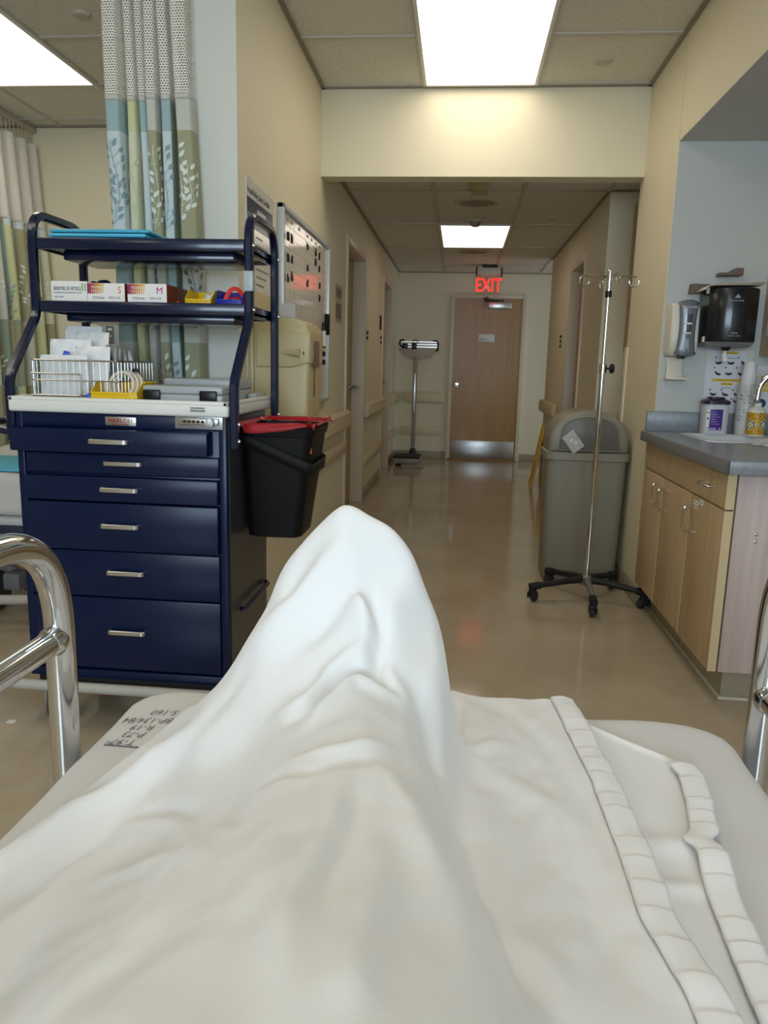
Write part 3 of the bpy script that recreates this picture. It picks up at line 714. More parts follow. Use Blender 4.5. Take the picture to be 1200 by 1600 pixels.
# wire basket with sterile packs, on the worktop
zw = 1.0585
bx0, bx1, by0, by1, bh = -1.30, -1.03, 2.24, 2.52, .115
b = MB(); rw = .0021
def ring(z, x0=bx0, x1=bx1, y0=by0, y1=by1, r=rw): b.tube(arc_path([(x0 + .02, y0, z), (x1, y0, z), (x1, y1, z), (x0, y1, z), (x0, y0, z), (x0 + .0201, y0, z)], .01, 3), r, 6)
ring(zw + bh, r=.003); ring(zw + .006); ring(zw + .055)
for k in range(13):
    x = bx0 + .01 + k * (bx1 - bx0 - .02) / 12
    b.tube([(x, by0, zw + bh), (x, by0, zw + .003), (x, by1, zw + .003), (x, by1, zw + bh)], rw * .8, 5)
for k in range(12):
    y = by0 + .01 + k * (by1 - by0 - .02) / 11
    for x in (bx0, bx1): b.tube([(x, y, zw + bh), (x, y, zw + .005)], rw * .8, 5)
b.tube(arc_path([(bx0, by0 - .004, zw + .075), (bx0 + .16, by0 - .004, zw + .075), (bx0 + .16, by0 - .004, zw + .01), (bx0, by0 - .004, zw + .01)], .012, 4), .0026, 6)
tag(obj('wire_basket', b, mat('galvanised_wire', '#a9a9a6', .3, .9)), 'grey wire basket full of sterile packs on the cart worktop', 'basket')
def pouch(x, y, w, h, tilt, yaw, seed, label, grp, m=None, th=.012, z=None):
    b = MB(); n = 14
    for s in (-1, 1):
        def f(u, v):
            e = min(u, 1 - u, v, 1 - v); bul = min(1, e * 5) ** .7
            nn = noise.noise(Vector((u * 3 + seed, v * 3, seed * 2 + s))) * .006
            return Vector(((u - .5) * w, s * (th / 2 * bul + .0004) + nn * bul + .004 * math.sin(v * 4 + seed), v * h))
        b.grid(f, n, n)
    bmesh.ops.remove_doubles(b.bm, verts=b.bm.verts, dist=.0009)
    bmesh.ops.recalc_face_normals(b.bm, faces=b.bm.faces)
    b.move(Matrix.Translation((x, y, z or zw + .011)) @ Matrix.Rotation(yaw, 4, 'Z') @ Matrix.Rotation(tilt, 4, 'X'))
    return tag(obj('sterile_pouch', b, m or POUCH, angle=60), label, 'pouch', grp)
PW = ['tall clear sterile pouch at the outer back corner of the wire basket', 'clear sterile pouch leaning behind the first in the wire basket', 'clear sterile pouch with a blue clip at the front of the wire basket',
      'clear sterile pouch bulging at the middle front of the wire basket', 'clear sterile pouch low at the front grid of the wire basket']
G1 = 'sterile packs in the wire basket'
pouch(-1.235, 2.44, .12, .215, R(-6), .1, 1, PW[0], G1)
pouch(-1.19, 2.40, .13, .195, R(-5), -.25, 2.3, PW[1], G1)
t_ = pouch(-1.225, 2.33, .13, .17, R(-6), .08, 3.1, PW[2], G1)
pouch(-1.15, 2.31, .12, .15, R(-8), -.1, 4.7, PW[3], G1)
pouch(-1.21, 2.265, .15, .12, R(-3), .02, 6.2, PW[4], G1)
b = crumple((-1.215, 2.296, 1.185), .011, .006, .011, 2.); b2 = tag(obj('blue_clip', b, mat('blue_clip_plastic', '#3c64c8', .35)), 'small blue clip on the tall pouch in the wire basket', 'clip')
b = crumple((-1.115, 2.228, zw + .003), .009, .006, .009, 4.); tag(obj('blue_clip', b, MATS['blue_clip_plastic']), 'small blue clip at the foot of the wire basket', 'clip')
for k in range(9):
    pouch(-1.115 + (k % 3) * .004 + k * .008, 2.40 - .0 + (k % 2) * .01, .10, .155 - .004 * (k % 3) - .001 * k, R(-4), R(104 + k * 1.5), 8.3 + k,
          'white sterile packet %s from the left in the upright row in the wire basket' % ['first', 'second', 'third', 'fourth', 'fifth', 'sixth', 'seventh', 'eighth', 'ninth'][k], 'upright packets in the wire basket', mat('packet_white', '#dcdedd', .35, bump=(30, .4, .004)), .006)
# yellow bin with tubing
open_bin(-1.105, -.955, 2.215, 2.35, zw, .056, YEL, 'storage_bin', 'yellow plastic bin holding coiled white tubing on the cart worktop', 'bin', .45)
b = MB()
for k in range(3):
    P = [(-1.03 + .008 * k + .038 * math.cos(a), 2.27 + .012 * k + .012 * math.sin(a), zw + .045 + .038 * math.sin(a)) for a in [i * 2 * PI / 24 for i in range(24)]]
    b.tube(P, .0055, 8, closed=True)
tb = obj('tube', b, mat('ivory_tube', '#d9d2c2', .4), None); tag(tb, 'coiled ivory tubing sticking out of the yellow worktop bin', 'tubing'); tb.name = 'coiled_tubing'
b = MB().box(-1.003, -.985, 2.285, 2.30, zw + .085, zw + .095, .003)
obj('tip', b, BLACK, tb)
# hard clear case with black latches
t = thing('plastic_case', 'flat translucent plastic case with two black latches on the cart worktop', 'case', (-.82, 2.31, zw))
obj('base', MB().box(-.945, -.70, 2.225, 2.42, zw + .0005, zw + .024, .006, 3), FROST, t)
obj('lid', MB().box(-.945, -.70, 2.225, 2.42, zw + .0245, zw + .048, .006, 3), FROST, t)
for x in (-.915, -.742): obj('latch', MB().box(x - .026, x + .026, 2.214, 2.228, zw + .004, zw + .036, .004), BLACK, t)
t = thing('plastic_case', 'second translucent plastic case lying behind the one with black latches', 'case', (-.82, 2.52, zw))
obj('base', MB().box(-.965, -.72, 2.45, 2.62, zw + .0005, zw + .034, .006, 3), FROST, t)
obj('lid', MB().box(-.968, -.717, 2.447, 2.623, zw + .0345, zw + .066, .008, 3), FROST, t)
b = MB(); b.box(-.715, -.685, 2.55, 2.68, zw + .0005, zw + .02, .006); tag(obj('clear_tray', b, FROST), 'small clear tray by the rear cart post on the worktop', 'tray')

# waste bin on the cart side
wb = thing('waste_bin', 'black plastic waste bin hung on the side of the blue cart', 'waste bin', (-.54, 2.42, .62))
def rr(cx, cy, hx, hy, r, n=5):
    o = []
    for sx, sy, a0 in ((1, 1, 0), (-1, 1, 90), (-1, -1, 180), (1, -1, 270)):
        for k in range(n + 1):
            a = R(a0 + 90 * k / n); o.append((cx + sx * (hx - r) + r * math.cos(a), cy + sy * (hy - r) + r * math.sin(a)))
    return o
def loft(b, rings, cap0=True, cap1=True):
    V = [[b.bm.verts.new(p) for p in r_] for r_ in rings]; n = len(V[0]); fs = []
    for A, B in zip(V, V[1:]):
        for k in range(n): fs.append(b.bm.faces.new((A[k], A[(k + 1) % n], B[(k + 1) % n], B[k])))
    if cap0: fs.append(b.bm.faces.new(V[0][::-1]))
    if cap1: fs.append(b.bm.faces.new(V[-1]))
    b._mark(fs); return b
def bin_ring(z, g=0):
    k = (z - .635) / .35
    hx, hy = .088 + .026 * k + g, .10 + .04 * k + g
    return [(x, y, z) for x, y in rr(-.672 + .114 - (.114 - hx + g) * .75, 2.45, hx, hy, .03)]
b = MB(); loft(b, [bin_ring(.627, -.01), bin_ring(.632), bin_ring(.80), bin_ring(.955), bin_ring(.957, .004), bin_ring(.985, .006), bin_ring(.987, .002), bin_ring(.96, -.004), bin_ring(.66, -.006)], True, True)
obj('tub', b, mat('bin_black', '#06070a', .45, spec=.3), wb)
b = MB(); loft(b, [[(x, y, z + .10 * (x + .64) / .24 * -1) for x, y, z in bin_ring(zz, .003)] for zz in (.915, .955)], False, False); obj('strap', b, mat('black_webbing', '#050506', .7), wb, solid=.002)
b = MB()
def liner(u, v):
    n = 96; k = u * n; r_ = bin_ring(.985, .009); m_ = len(r_); i = k / n * m_; i0 = int(i) % m_; f = i - int(i)
    p = Vector(r_[i0]).lerp(Vector(r_[(i0 + 1) % m_]), f); c = Vector((-.55, 2.45, p.z)); o = (p - c).normalized(); o.z = 0
    hang = -.011 + .045 * noise.noise(Vector((math.cos(u * 6.283) * 2.2, math.sin(u * 6.283) * 2.2, 0)))
    w = .004 * noise.noise(Vector((u * 60, v * 3, 1)))
    if v < .35: return p + o * (-.012 + .012 * v / .35 + w) + Vector((0, 0, .004 + .012 * v / .35 + w))
    q = (v - .35) / .65
    return p + o * (.002 + .006 * math.sin(q * 2) + abs(w)) + Vector((0, 0, .016 - (hang + .016) * q + w))
b.grid(liner, 192, 8); obj('liner', b, REDF, wb, angle=70)
st = obj('sticker', MB().box(-.472, -.453, 2.3375, 2.3395, .905, .942), ORANGE, wb)
text('☣', .018, DARK, st, F_front(-.4205, 2.337, .915), align='CENTER') if False else None
b = MB()
for a in (90, 210, 330): b.lathe([(.0052, 0), (.0052, -.0006), (.0036, -.0006), (.0036, 0)], (-.4625 + .0045 * math.cos(R(a)), 2.3374, .924 + .0045 * math.sin(R(a))), 14, 1)
obj('symbol', b, DARK, st)
obj('sticker', MB().box(-.480, -.462, 2.3395, 2.3415, .853, .862), ORANGE, wb)

# ------------------------------------------------------------------ left wall: sharps cabinet, whiteboard, poster
sc = thing('sharps_cabinet', 'tan locking sharps disposal cabinet mounted on the wall behind the blue cart', 'disposal cabinet', (-.72, 3.12, .75))
obj('back_plate', MB().box(XL, XL + .02, 2.99, 3.27, .72, 1.46, .008), TAN, sc)
b = MB(); prof = [(XL + .018, .78), (-.615, .80), (-.60, .86), (-.592, 1.20), (-.592, 1.30), (-.605, 1.335), (-.64, 1.352), (XL + .018, 1.352)]
b.prism([(p[0], p[1]) for p in prof], 1, 2.99, 3.26, .012, 3)
obj('body', b, TAN, sc)
b = MB(); prof = [(XL + .03, 1.165), (-.66, 1.165), (-.588, 1.185), (-.586, 1.30), (XL + .03, 1.30)]
b.prism(prof, 1, 2.982, 3.268, .008, 3); dd = obj('cover', b, TAN, sc)
b = MB().tube([(-.70, 2.984, 1.222), (-.66, 2.978, 1.222), (-.625, 2.976, 1.222)], .016, 12, radii=[.002, .013, .017]); obj('lock_boss', b, TAN, dd)
b = MB().lathe([(.008, 0), (.008, .004), (0, .005)], (-.611, 2.976, 1.222), 14, 0); obj('lock', b, CHROME, dd)
obj('window', MB().box(-.588, -.5835, 3.05, 3.17, 1.17, 1.272, .001), mat('brown_window', '#7d6250', .25), sc)
obj('slot', MB().box(-.593, -.5905, 3.104, 3.116, 1.05, 1.17, .001), mat('brown_slot', '#6d5636', .5), sc)
b = MB(); b.box(-.755, -.655, 3.03, 3.15, 1.3525, 1.356); b.box(-.755, -.752, 3.03, 3.15, 1.356, 1.41); b.box(-.658, -.655, 3.03, 3.15, 1.356, 1.41); b.box(-.752, -.658, 3.03, 3.033, 1.356, 1.41); b.box(-.752, -.658, 3.147, 3.15, 1.356, 1.41)
tag(obj('clear_box', b, mat('clear_acrylic', '#e6e6e4', .15, trans=.5, ior=1.2)), 'small open clear plastic box on top of the tan sharps cabinet', 'box')

wy0, wy1, wz0, wz1 = 3.47, 4.69, .965, 1.875
wbd = thing('whiteboard', 'white dry erase board with a ruled grid on the near corridor wall', 'whiteboard', (XL, 4.08, wz0))
bd = obj('board', MB().box(XL + .004, XL + .016, wy0 + .012, wy1 - .012, wz0 + .012, wz1 - .012), GLOSSW, wbd)
b = MB(); o = XL + .03
b.box(XL, o, wy0, wy0 + .022, wz0, wz1, .003); b.box(XL, o, wy1 - .022, wy1, wz0, wz1, .003); b.box(XL, o, wy0, wy1, wz0, wz0 + .022, .003); b.box(XL, o, wy0, wy1, wz1 - .022, wz1, .003)
obj('frame', b, GREYF, wbd)
b = MB(); q0, q1 = XL + .016, XL + .0163
cols = [3.565, 3.655, 3.74, 4.02, 4.13, 4.24, 4.36, 4.48]
for y in cols: b.box(q0, q1, y - .0015, y + .0015, wz0 + .022, wz1 - .022)
z = wz1 - .075
while z > wz0 + .03: b.box(q0, q1, wy0 + .022, wy1 - .022, z - .001, z + .001); z -= .0475
obj('grid_lines', b, mat('grid_grey', '#8f8c86', .5), bd)
b = MB()
def mark(y, z, w, h, seed):
    r_ = random.Random(seed); pts = []
    n = max(2, int(w / .014))
    for k in range(n):
        yy = y + k * w / n; a = r_.random()
        P = [(q1 + .0004, yy, z), (q1 + .0004, yy + .002, z + h * (.6 + .4 * a)), (q1 + .0004, yy + w / n * .6, z + h * r_.random()), (q1 + .0004, yy + w / n * .75, z + h * .1)]
        b.tube(P[:3 + (a > .5)], .0022, 5)
for i, (yy, rows) in enumerate(((3.505, (1.73, 1.64, 1.545)), (3.59, (1.735, 1.64, 1.55)), (3.675, (1.735, 1.645, 1.565)), (4.05, (1.76, 1.655, 1.575)), (4.27, (1.76, 1.71)), (4.385, (1.755, 1.69)), (4.40, (1.60, 1.53)))):
    for j, zz in enumerate(rows): mark(yy, zz, .05, .045, i * 10 + j)
for k, zz in enumerate((1.24, 1.21, 1.18)): mark(3.49, zz, .05, .022, 200 + k)
for k in range(5): mark(4.2, 1.17 - .035 * k, .13, .02, 300 + k)
for k in range(4): mark(4.53, 1.33 - .05 * k, .1, .03, 400 + k)
obj('handwriting', b, DARK, bd)
b = MB()
for i, y in enumerate((3.515, 3.605, 3.69, 3.86, 4.07, 4.18, 4.3, 4.42, 4.56)): b.box(q0, q1 + .0003, y - .022, y + .022, wz1 - .055, wz1 - .04)
obj('column_heading', b, GREY, bd)
b = MB().box(XL + .0168, XL + .042, 4.585, 4.635, 1.355, 1.475, .004); tag(obj('board_eraser', b, mat('black_felt', '#141414', .9)), 'black felt eraser stuck upright on the whiteboard', 'eraser')
t = thing('marker_pen', 'white marker pen with black cap held on the whiteboard', 'marker', (XL + .03, 4.47, 1.29))
obj('holder', MB().box(XL + .0168, XL + .022, 4.35, 4.45, 1.29, 1.375, .002), WHITEP, t)
obj('barrel', MB().lathe([(.011, 1.285), (.011, 1.375), (.009, 1.376)], (XL + .034, 4.475, 0), 16), WHITEP, t)
obj('cap', MB().lathe([(.0115, 1.372), (.0115, 1.415), (.009, 1.42), (0, 1.42)], (XL + .034, 4.475, 0), 16), BLACK, t)

po = thing('checklist_poster', 'laminated checklist poster on the wall between the cream end wall and the whiteboard', 'poster', (XL, 3.17, 1.3))
sh = obj('sheet', MB().box(XL, XL + .003, 2.965, 3.385, 1.28, 1.865), mat('laminated_paper', '#e2e0da', .12), po)
q = XL + .0033
text('Preop/Holding Safety Checklist', .0345, mat('poster_ink', '#3c3d42', .4), sh, F_left(q, 2.98, 1.815), sx=.78)
b = MB().box(q - .0004, q, 2.975, 3.375, 1.745, 1.80); obj('dark_band', b, mat('poster_navy', '#3b4058', .25), sh)
b = MB().box(q - .0004, q, 2.975, 3.375, 1.695, 1.745); obj('blue_band', b, mat('poster_slate', '#6f7d9a', .25), sh)
b = MB().box(q, q + .0003, 3.12, 3.26, 1.75, 1.775); obj('band_heading', b, mat('poster_pale', '#c3c8d6', .25), sh)
b = MB().box(q - .0004, q, 2.975, 3.075, 1.53, 1.69); obj('tan_box', b, mat('poster_tan', '#a48f62', .25), sh)
b = MB()
for k in range(9): b.box(q, q + .0003, 3.10, 3.10 + .1 + .12 * ((k * 37) % 10) / 10, 1.665 - k * .03, 1.672 - k * .03)
for k in range(3): b.box(q, q + .0003, 2.985, 3.055, 1.665 - k * .035, 1.672 - k * .035)
obj('print', b, GREY, sh)
b = MB(); b.box(q, q + .0006, 2.975, 3.04, 1.85, 1.875); obj('tape', b, mat('clear_tape', '#dad6cc', .2), po); obj('tape', MB().box(q, q + .0006, 3.36, 3.40, 1.80, 1.86), MATS['clear_tape'], po)
b = MB().box(XL, XL + .004, 2.965, 3.385, 1.12, 1.262); tag(obj('lower_notice', b, mat('notice_white', '#d6d2c6', .3)), 'pale notice sheet below the checklist poster behind the blue cart post', 'notice')

# ------------------------------------------------------------------ curtains
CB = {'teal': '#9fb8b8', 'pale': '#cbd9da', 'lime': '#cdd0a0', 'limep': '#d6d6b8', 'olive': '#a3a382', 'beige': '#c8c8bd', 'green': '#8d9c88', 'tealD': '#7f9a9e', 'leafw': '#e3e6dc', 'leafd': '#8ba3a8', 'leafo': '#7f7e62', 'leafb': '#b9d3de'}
CM = {k: mat('curtain_' + k, v, .85, bump=(500, .1, .0004), sheen=.15) for k, v in CB.items()}
CK = list(CM)
def curtain(t, S, L, ztop, zmesh, zbot, panels, nseg, rows, leafs, seed):
    """S(s, z) -> point on the pleated sheet at s metres along the cloth; panels: list of (s0, s1, [(z0, z1, colour)..])"""
    b = MB()
    b.grid(lambda u, v: S(u * L, zmesh + (ztop - zmesh) * v), nseg, 6, uv=lambda u, v: (u * L, v * (ztop - zmesh)))
    obj('mesh_top', b, NET, t, angle=80)
    nz = 60
    def mi(i, j):
        s = (i + .5) / nseg * L; z = zbot + (zmesh - zbot) * (j + .5) / nz
        for s0, s1, bl in panels:
            if s0 <= s < s1:
                for z0, z1, c in bl:
                    if z0 <= z < z1: return CK.index(c)
        return 0
    b = MB(); b.grid(lambda u, v: S(u * L, zbot + (zmesh - zbot) * v), nseg, nz, mi=mi)
    obj('cloth', b, list(CM.values()), t, angle=80, solid=.0015)
    b = MB(); b.grid(lambda u, v: S(u * L, zmesh - .014 + .018 * v) + Vector((0, -.002, 0)), nseg, 2); obj('top_hem', b, CM['beige'], t, angle=80, solid=.001)
    r_ = random.Random(seed)
    def leaf(b, s, z, ang, ln, wd, c):
        b.mi = CK.index(c); n = 8; pts = []
        for k in range(n * 2):
            a = k / n; 
            if a <= 1: x, y = a, math.sin(PI * a ** .8) * .5
            else: x, y = 2 - a, -math.sin(PI * (2 - a) ** .8) * .5
            dx, dy = x * ln, y * wd
            pts.append((s + dx * math.cos(ang) - dy * math.sin(ang), z + dx * math.sin(ang) + dy * math.cos(ang)))
        P = []
        for ss, zz in pts:
            p = S(ss, zz); e = .004; du = S(ss + e, zz) - S(ss - e, zz); nn = du.cross(Vector((0, 0, 1)))
            if nn.length < 1e-9: return
            nn.normalize(); nn = nn if nn.y < 0 or (abs(nn.y) < .2 and nn.x > 0) else -nn
            P.append(p + nn * .003)
        b.poly(P)
    for s0, z0, h, c, lean in leafs:
        n = int(h / .03); b = MB()
        for k in range(n):
            f = k / n; s = s0 + lean * f * h + .012 * math.sin(f * 5); z = z0 + f * h
            for sd in (-1, 1):
                far = .006 + .03 * r_.random() * (1 - .5 * f)
                leaf(b, s + sd * far, z + .6 * far + .006 * sd, PI / 2 - sd * (.35 + .6 * r_.random()), .026 + .008 * r_.random(), .014, c)
                if far > .012:
                    b.mi = CK.index(c)
                    P = [S(s, z - .001), S(s, z + .001), S(s + sd * far, z + .6 * far + .007 * sd), S(s + sd * far, z + .6 * far + .005 * sd)]
                    b.poly([q_ + Vector((0, -.003, 0)) for q_ in P])
            b.mi = CK.index(c)
            p0, p1 = (s, z), (s0 + lean * (k + 1) / n * h + .012 * math.sin((k + 1) / n * 5), z0 + (k + 1) / n * h)
            P = [S(p0[0] - .0012, p0[1]), S(p0[0] + .0012, p0[1]), S(p1[0] + .0012, p1[1]), S(p1[0] - .0012, p1[1])]
            b.poly([q_ + Vector((0, -.003, 0)) for q_ in P])
        obj('leaf_print', b, list(CM.values()), t, flat=True)
ct = thing('privacy_curtain', 'bunched patchwork privacy curtain with leaf print hanging behind the blue cart', 'curtain', (-1.13, 2.8, .35))
# pleats: the folded sheet follows this outline seen from above (x along the view, y towards the camera is smaller)
PL = [(-1.29, 2.86), (-1.285, 2.80), (-1.262, 2.775), (-1.222, 2.775), (-1.20, 2.80), (-1.19, 2.86), (-1.183, 2.885), (-1.172, 2.86), (-1.166, 2.80), (-1.152, 2.778), (-1.132, 2.782), (-1.128, 2.86),
      (-1.12, 2.885), (-1.112, 2.86), (-1.106, 2.80), (-1.092, 2.782), (-1.075, 2.785), (-1.068, 2.86), (-1.063, 2.885), (-1.058, 2.86), (-1.05, 2.79), (-1.03, 2.768), (-1.005, 2.775), (-.998, 2.84), (-.996, 2.885), (-.992, 2.85),
      (-.99, 2.80), (-.982, 2.778), (-.968, 2.778)]
PL = [(-1.29, 2.87), (-1.289, 2.80), (-1.272, 2.772), (-1.215, 2.772), (-1.206, 2.81), (-1.203, 2.88), (-1.198, 2.88), (-1.197, 2.81), (-1.188, 2.785), (-1.156, 2.785), (-1.149, 2.82), (-1.148, 2.89), (-1.143, 2.89), (-1.14, 2.82),
      (-1.132, 2.79), (-1.102, 2.79), (-1.094, 2.82), (-1.092, 2.88), (-1.088, 2.88), (-1.088, 2.80), (-1.082, 2.77), (-1.042, 2.77), (-1.037, 2.81), (-1.036, 2.89), (-1.032, 2.89), (-1.032, 2.81), (-1.03, 2.78), (-.988, 2.782),
      (-.995, 2.83), (-.994, 2.885), (-.992, 2.885)]
# right hand part: a shaded flat and the wide olive front fold
PL = PL[:-3] + [(-.985, 2.84), (-.98, 2.85), (-.965, 2.85), (-.962, 2.79), (-.957, 2.765), (-.89, 2.765), (-.882, 2.79), (-.884, 2.84)]
x0_, x1_ = -1.29, -.884
PL = [(-1.297 + (x - x0_) / (x1_ - x0_) * .315, y) for x, y in PL]
PV = [Vector((x, y, 0)) for x, y in PL]
acc = [0.]
for p, q in zip(PV, PV[1:]): acc.append(acc[-1] + (q - p).length)
def on_path(s):
    s = max(0, min(acc[-1] - 1e-6, s))
    for i in range(len(PV) - 1):
        if s <= acc[i + 1]: return PV[i].lerp(PV[i + 1], (s - acc[i]) / max(1e-9, acc[i + 1] - acc[i]))
    return PV[-1]
def smooth_path(s):
    p = Vector((0, 0, 0))
    for k, w_ in ((-1, .25), (0, .5), (1, .25)): p += on_path(s + k * .008) * w_
    return p
TS = [smooth_path(acc[-1] * i / 500) for i in range(501)]
def S1(s, z):
    u = max(0, min(.9999, s / acc[-1])) * 500; i = int(u); p = TS[i].lerp(TS[i + 1], u - i)
    k = (2.65 - z)                                     # folds widen and drift a little towards the floor
    x = -1.13 + (p.x + 1.13) * (1.0 + .03 * k) + .02 * k
    return Vector((x + .004 * math.sin(z * 5 + s * 9), p.y + .004 * math.sin(z * 3.1 + s * 21), z))
def s_at(i): return acc[i]
zm = 2.085
def blocks(c0, c1, c2, c3): return [(1.97, 3, c0), (1.36, 1.97, c1), (1.05, 1.36, c2), (0, 1.05, c3)]
bl = [(1.965, 3, 'teal'), (1.55, 1.965, 'pale'), (1.20, 1.55, 'tealD'), (0, 1.20, 'beige')]
pan = [(0, acc[5] + .02, [(1.965, 3, 'teal'), (1.57, 1.965, 'pale'), (1.235, 1.57, 'teal'), (0, 1.235, 'beige')]),
       (acc[5] + .02, acc[11], [(1.965, 3, 'lime'), (1.57, 1.965, 'limep'), (1.235, 1.57, 'lime'), (0, 1.235, 'lime')]),
       (acc[11], acc[18], [(1.965, 3, 'teal'), (1.57, 1.965, 'pale'), (1.235, 1.57, 'beige'), (0, 1.235, 'beige')]),
       (acc[18], acc[23], [(1.965, 3, 'beige'), (1.57, 1.965, 'olive'), (1.235, 1.57, 'beige'), (0, 1.235, 'olive')]),
       (acc[23], acc[27] + .004, [(1.965, 3, 'teal'), (1.57, 1.965, 'pale'), (1.235, 1.57, 'teal'), (0, 1.235, 'pale')]),
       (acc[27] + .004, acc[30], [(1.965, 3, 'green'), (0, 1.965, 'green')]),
       (acc[30], 99, [(1.965, 3, 'beige'), (1.57, 1.965, 'olive'), (1.235, 1.57, 'beige'), (0, 1.235, 'olive')])]
m2 = lambda i, j: (acc[i] + acc[j]) / 2
i_o = len(PL) - 4
lf = [(m2(2, 3), 1.70, .24, 'leafd', 0), (m2(2, 3) - .015, 1.66, .16, 'leafd', -.05), (m2(20, 21), 1.66, .26, 'leafw', .06), (m2(20, 21) - .012, 1.64, .12, 'leafw', -.05), (m2(25, 27), 1.64, .28, 'leafd', .02),
      (m2(i_o, i_o + 1) - .03, 1.66, .27, 'leafw', .04), (m2(i_o, i_o + 1), 1.70, .16, 'leafw', .12), (m2(14, 15), 1.28, .25, 'leafd', 0), (m2(20, 21), .98, .22, 'leafw', 0), (m2(20, 21) + .012, 1.0, .16, 'leafw', .05), (m2(25, 27), .98, .2, 'leafd', 0),
      (m2(i_o, i_o + 1) - .03, .98, .22, 'leafw', .04), (m2(i_o, i_o + 1) + .02, 1.30, .24, 'leafo', -.02), (m2(2, 3), .95, .22, 'leafo', 0), (m2(8, 9), 1.68, .2, 'lime', 0)]
curtain(ct, S1, acc[-1], 2.66, zm, .35, pan, 420, 60, lf, 5)
b = MB().box(-1.7, -.99, 2.815, 2.84, 2.66, 2.685, .003); tag(obj('curtain_track', b, ALU), 'ceiling track carrying the patchwork curtain behind the blue cart', 'curtain track')
# far left curtain along its own track
cl = thing('privacy_curtain', 'pale mesh topped privacy curtain along the far side of the curtained bay', 'curtain', (-2.9, 4.6, .4))
def S2(s, z):
    y = 5.14 - s * .55; k = (2.65 - z)
    return Vector((-2.88 + (.035 + .03 * min(1, k)) * math.sin(s * 26 + .3 * math.sin(s * 5)) + .04 * min(1, k * .7), y + .008 * math.sin(s * 52), z))
pan2 = []
cyc = ['limep', 'olive', 'limep', 'green', 'olive', 'pale', 'lime', 'teal', 'beige']
for k in range(14):
    c = cyc[k % 9]; c2 = cyc[(k + 4) % 9]
    pan2.append((k * .12, (k + 1) * .12, [(1.98, 3, 'olive' if k % 2 else 'pale'), (1.4, 1.98, c), (1.0, 1.4, c2), (0, 1.0, c)]))
lf2 = [(.1 + .15 * k, 1.5 - .06 * (k % 3), .25, ['leafw', 'leafo', 'leafd'][k % 3], 0) for k in range(9)] + [(.06 + .15 * k, .95, .25, ['leafo', 'leafw', 'leafd'][k % 3], 0) for k in range(9)]
curtain(cl, S2, 1.6, 2.55, 2.03, .4, pan2, 260, 60, lf2, 9)
b = MB().box(-2.905, -2.875, 3.0, 5.19, 2.64, 2.675, .003); tag(obj('curtain_track', b, TBAR), 'ceiling track with small hooks along the far side of the curtained bay', 'curtain track')
hk = []
for k in range(16):
    y = 5.13 - k * .045
    b = MB(); b.tube(arc_path([(-2.89, y, 2.64), (-2.89, y, 2.60), (-2.885, y - .012, 2.575), (-2.88, y, 2.55)], .01, 3), .0035, 6); b.lathe([(0, 2.59), (.007, 2.597), (0, 2.604)], (-2.89, y, 0), 8)
    tag(obj('curtain_hook', b, mat('hook_plastic', '#c4bda8', .4)), 'small curtain hook in the row on the far bay track', 'hook', 'curtain hooks on the far bay track')
t = thing('wall_outlet', 'grey wall outlet plate on the bay wall seen beneath the cart shelf', 'outlet', (-2.45, 5.2, 1.3))
obj('plate', MB().box(-2.50, -2.36, 5.192, 5.2, 1.27, 1.43, .002), mat('pale_blue_plate', '#a8b4bc', .4), t)
ins = obj('insert', MB().box(-2.45, -2.395, 5.188, 5.193, 1.285, 1.405, .002), mat('outlet_grey', '#6d6b64', .4), t)
b = MB(); b.box(-2.432, -2.428, 5.186, 5.189, 1.33, 1.345); b.box(-2.418, -2.414, 5.186, 5.189, 1.33, 1.345); b.box(-2.438, -2.408, 5.186, 5.189, 1.375, 1.39, .001); obj('socket', b, WHITEP, ins)

# ------------------------------------------------------------------ bed in the curtained bay (only its corner shows)
t = thing('hospital_bed', 'second hospital bed standing in the curtained bay, mostly behind the blue cart', 'bed', (-2.4, 3.7, 0))
def soft_box(x0, x1, y0, y1, z0, z1, amp, seed, bev=.04):
    b = MB().box(x0, x1, y0, y1, z0, z1, bev, 4)
    bmesh.ops.subdivide_edges(b.bm, edges=[e for e in b.bm.edges if e.calc_length() > .1], cuts=14, use_grid_fill=True)
    for v in b.bm.verts: v.co += Vector((noise.noise(v.co * 9 + Vector((seed, 0, 0))), noise.noise(v.co * 9 + Vector((0, seed, 0))), noise.noise(v.co * 7))) * amp
    return b
obj('mattress', soft_box(-2.72, -1.92, 3.2, 4.9, .47, .655, .012, 3), SHEET, t)
obj('deck', MB().box(-2.74, -1.9, 3.18, 4.92, .43, .465, .01), mat('deck_grey', '#c4c6c8', .4), t)
obj('frame', MB().box(-2.74, -1.88, 3.16, 4.92, .37, .43, .01), mat('bed_navy', '#1c2740', .4), t)
b = MB()
b.tube([(-2.3, 3.35, .37), (-2.1, 3.3, .22), (-1.98, 3.28, .12)], .025, 10); b.tube([(-1.95, 3.5, .36), (-2.0, 3.9, .2)], .02, 8)
obj('leg', b, mat('grey_casting', '#6a6c70', .45), t)
obj('lower_frame', MB().tube(arc_path([(-2.6, 3.0, .10), (-1.75, 3.05, .14), (-1.75, 4.5, .14)], .05), .022, 10), mat('lower_grey', '#b4aea4', .4), t)
c = obj('caster', MB().box(-2.06, -1.98, 3.2, 3.3, .12, .2, .01), mat('grey_casting', '#6a6c70', .45), t)
obj('wheel', MB().lathe([(0, -.02), (.05, -.02), (.09, -.016), (.1, 0), (.09, .016), (.05, .02), (0, .02)], (-2.12, 3.25, .1), 30, 0), mat('bed_tyre', '#3c3e42', .5), c)
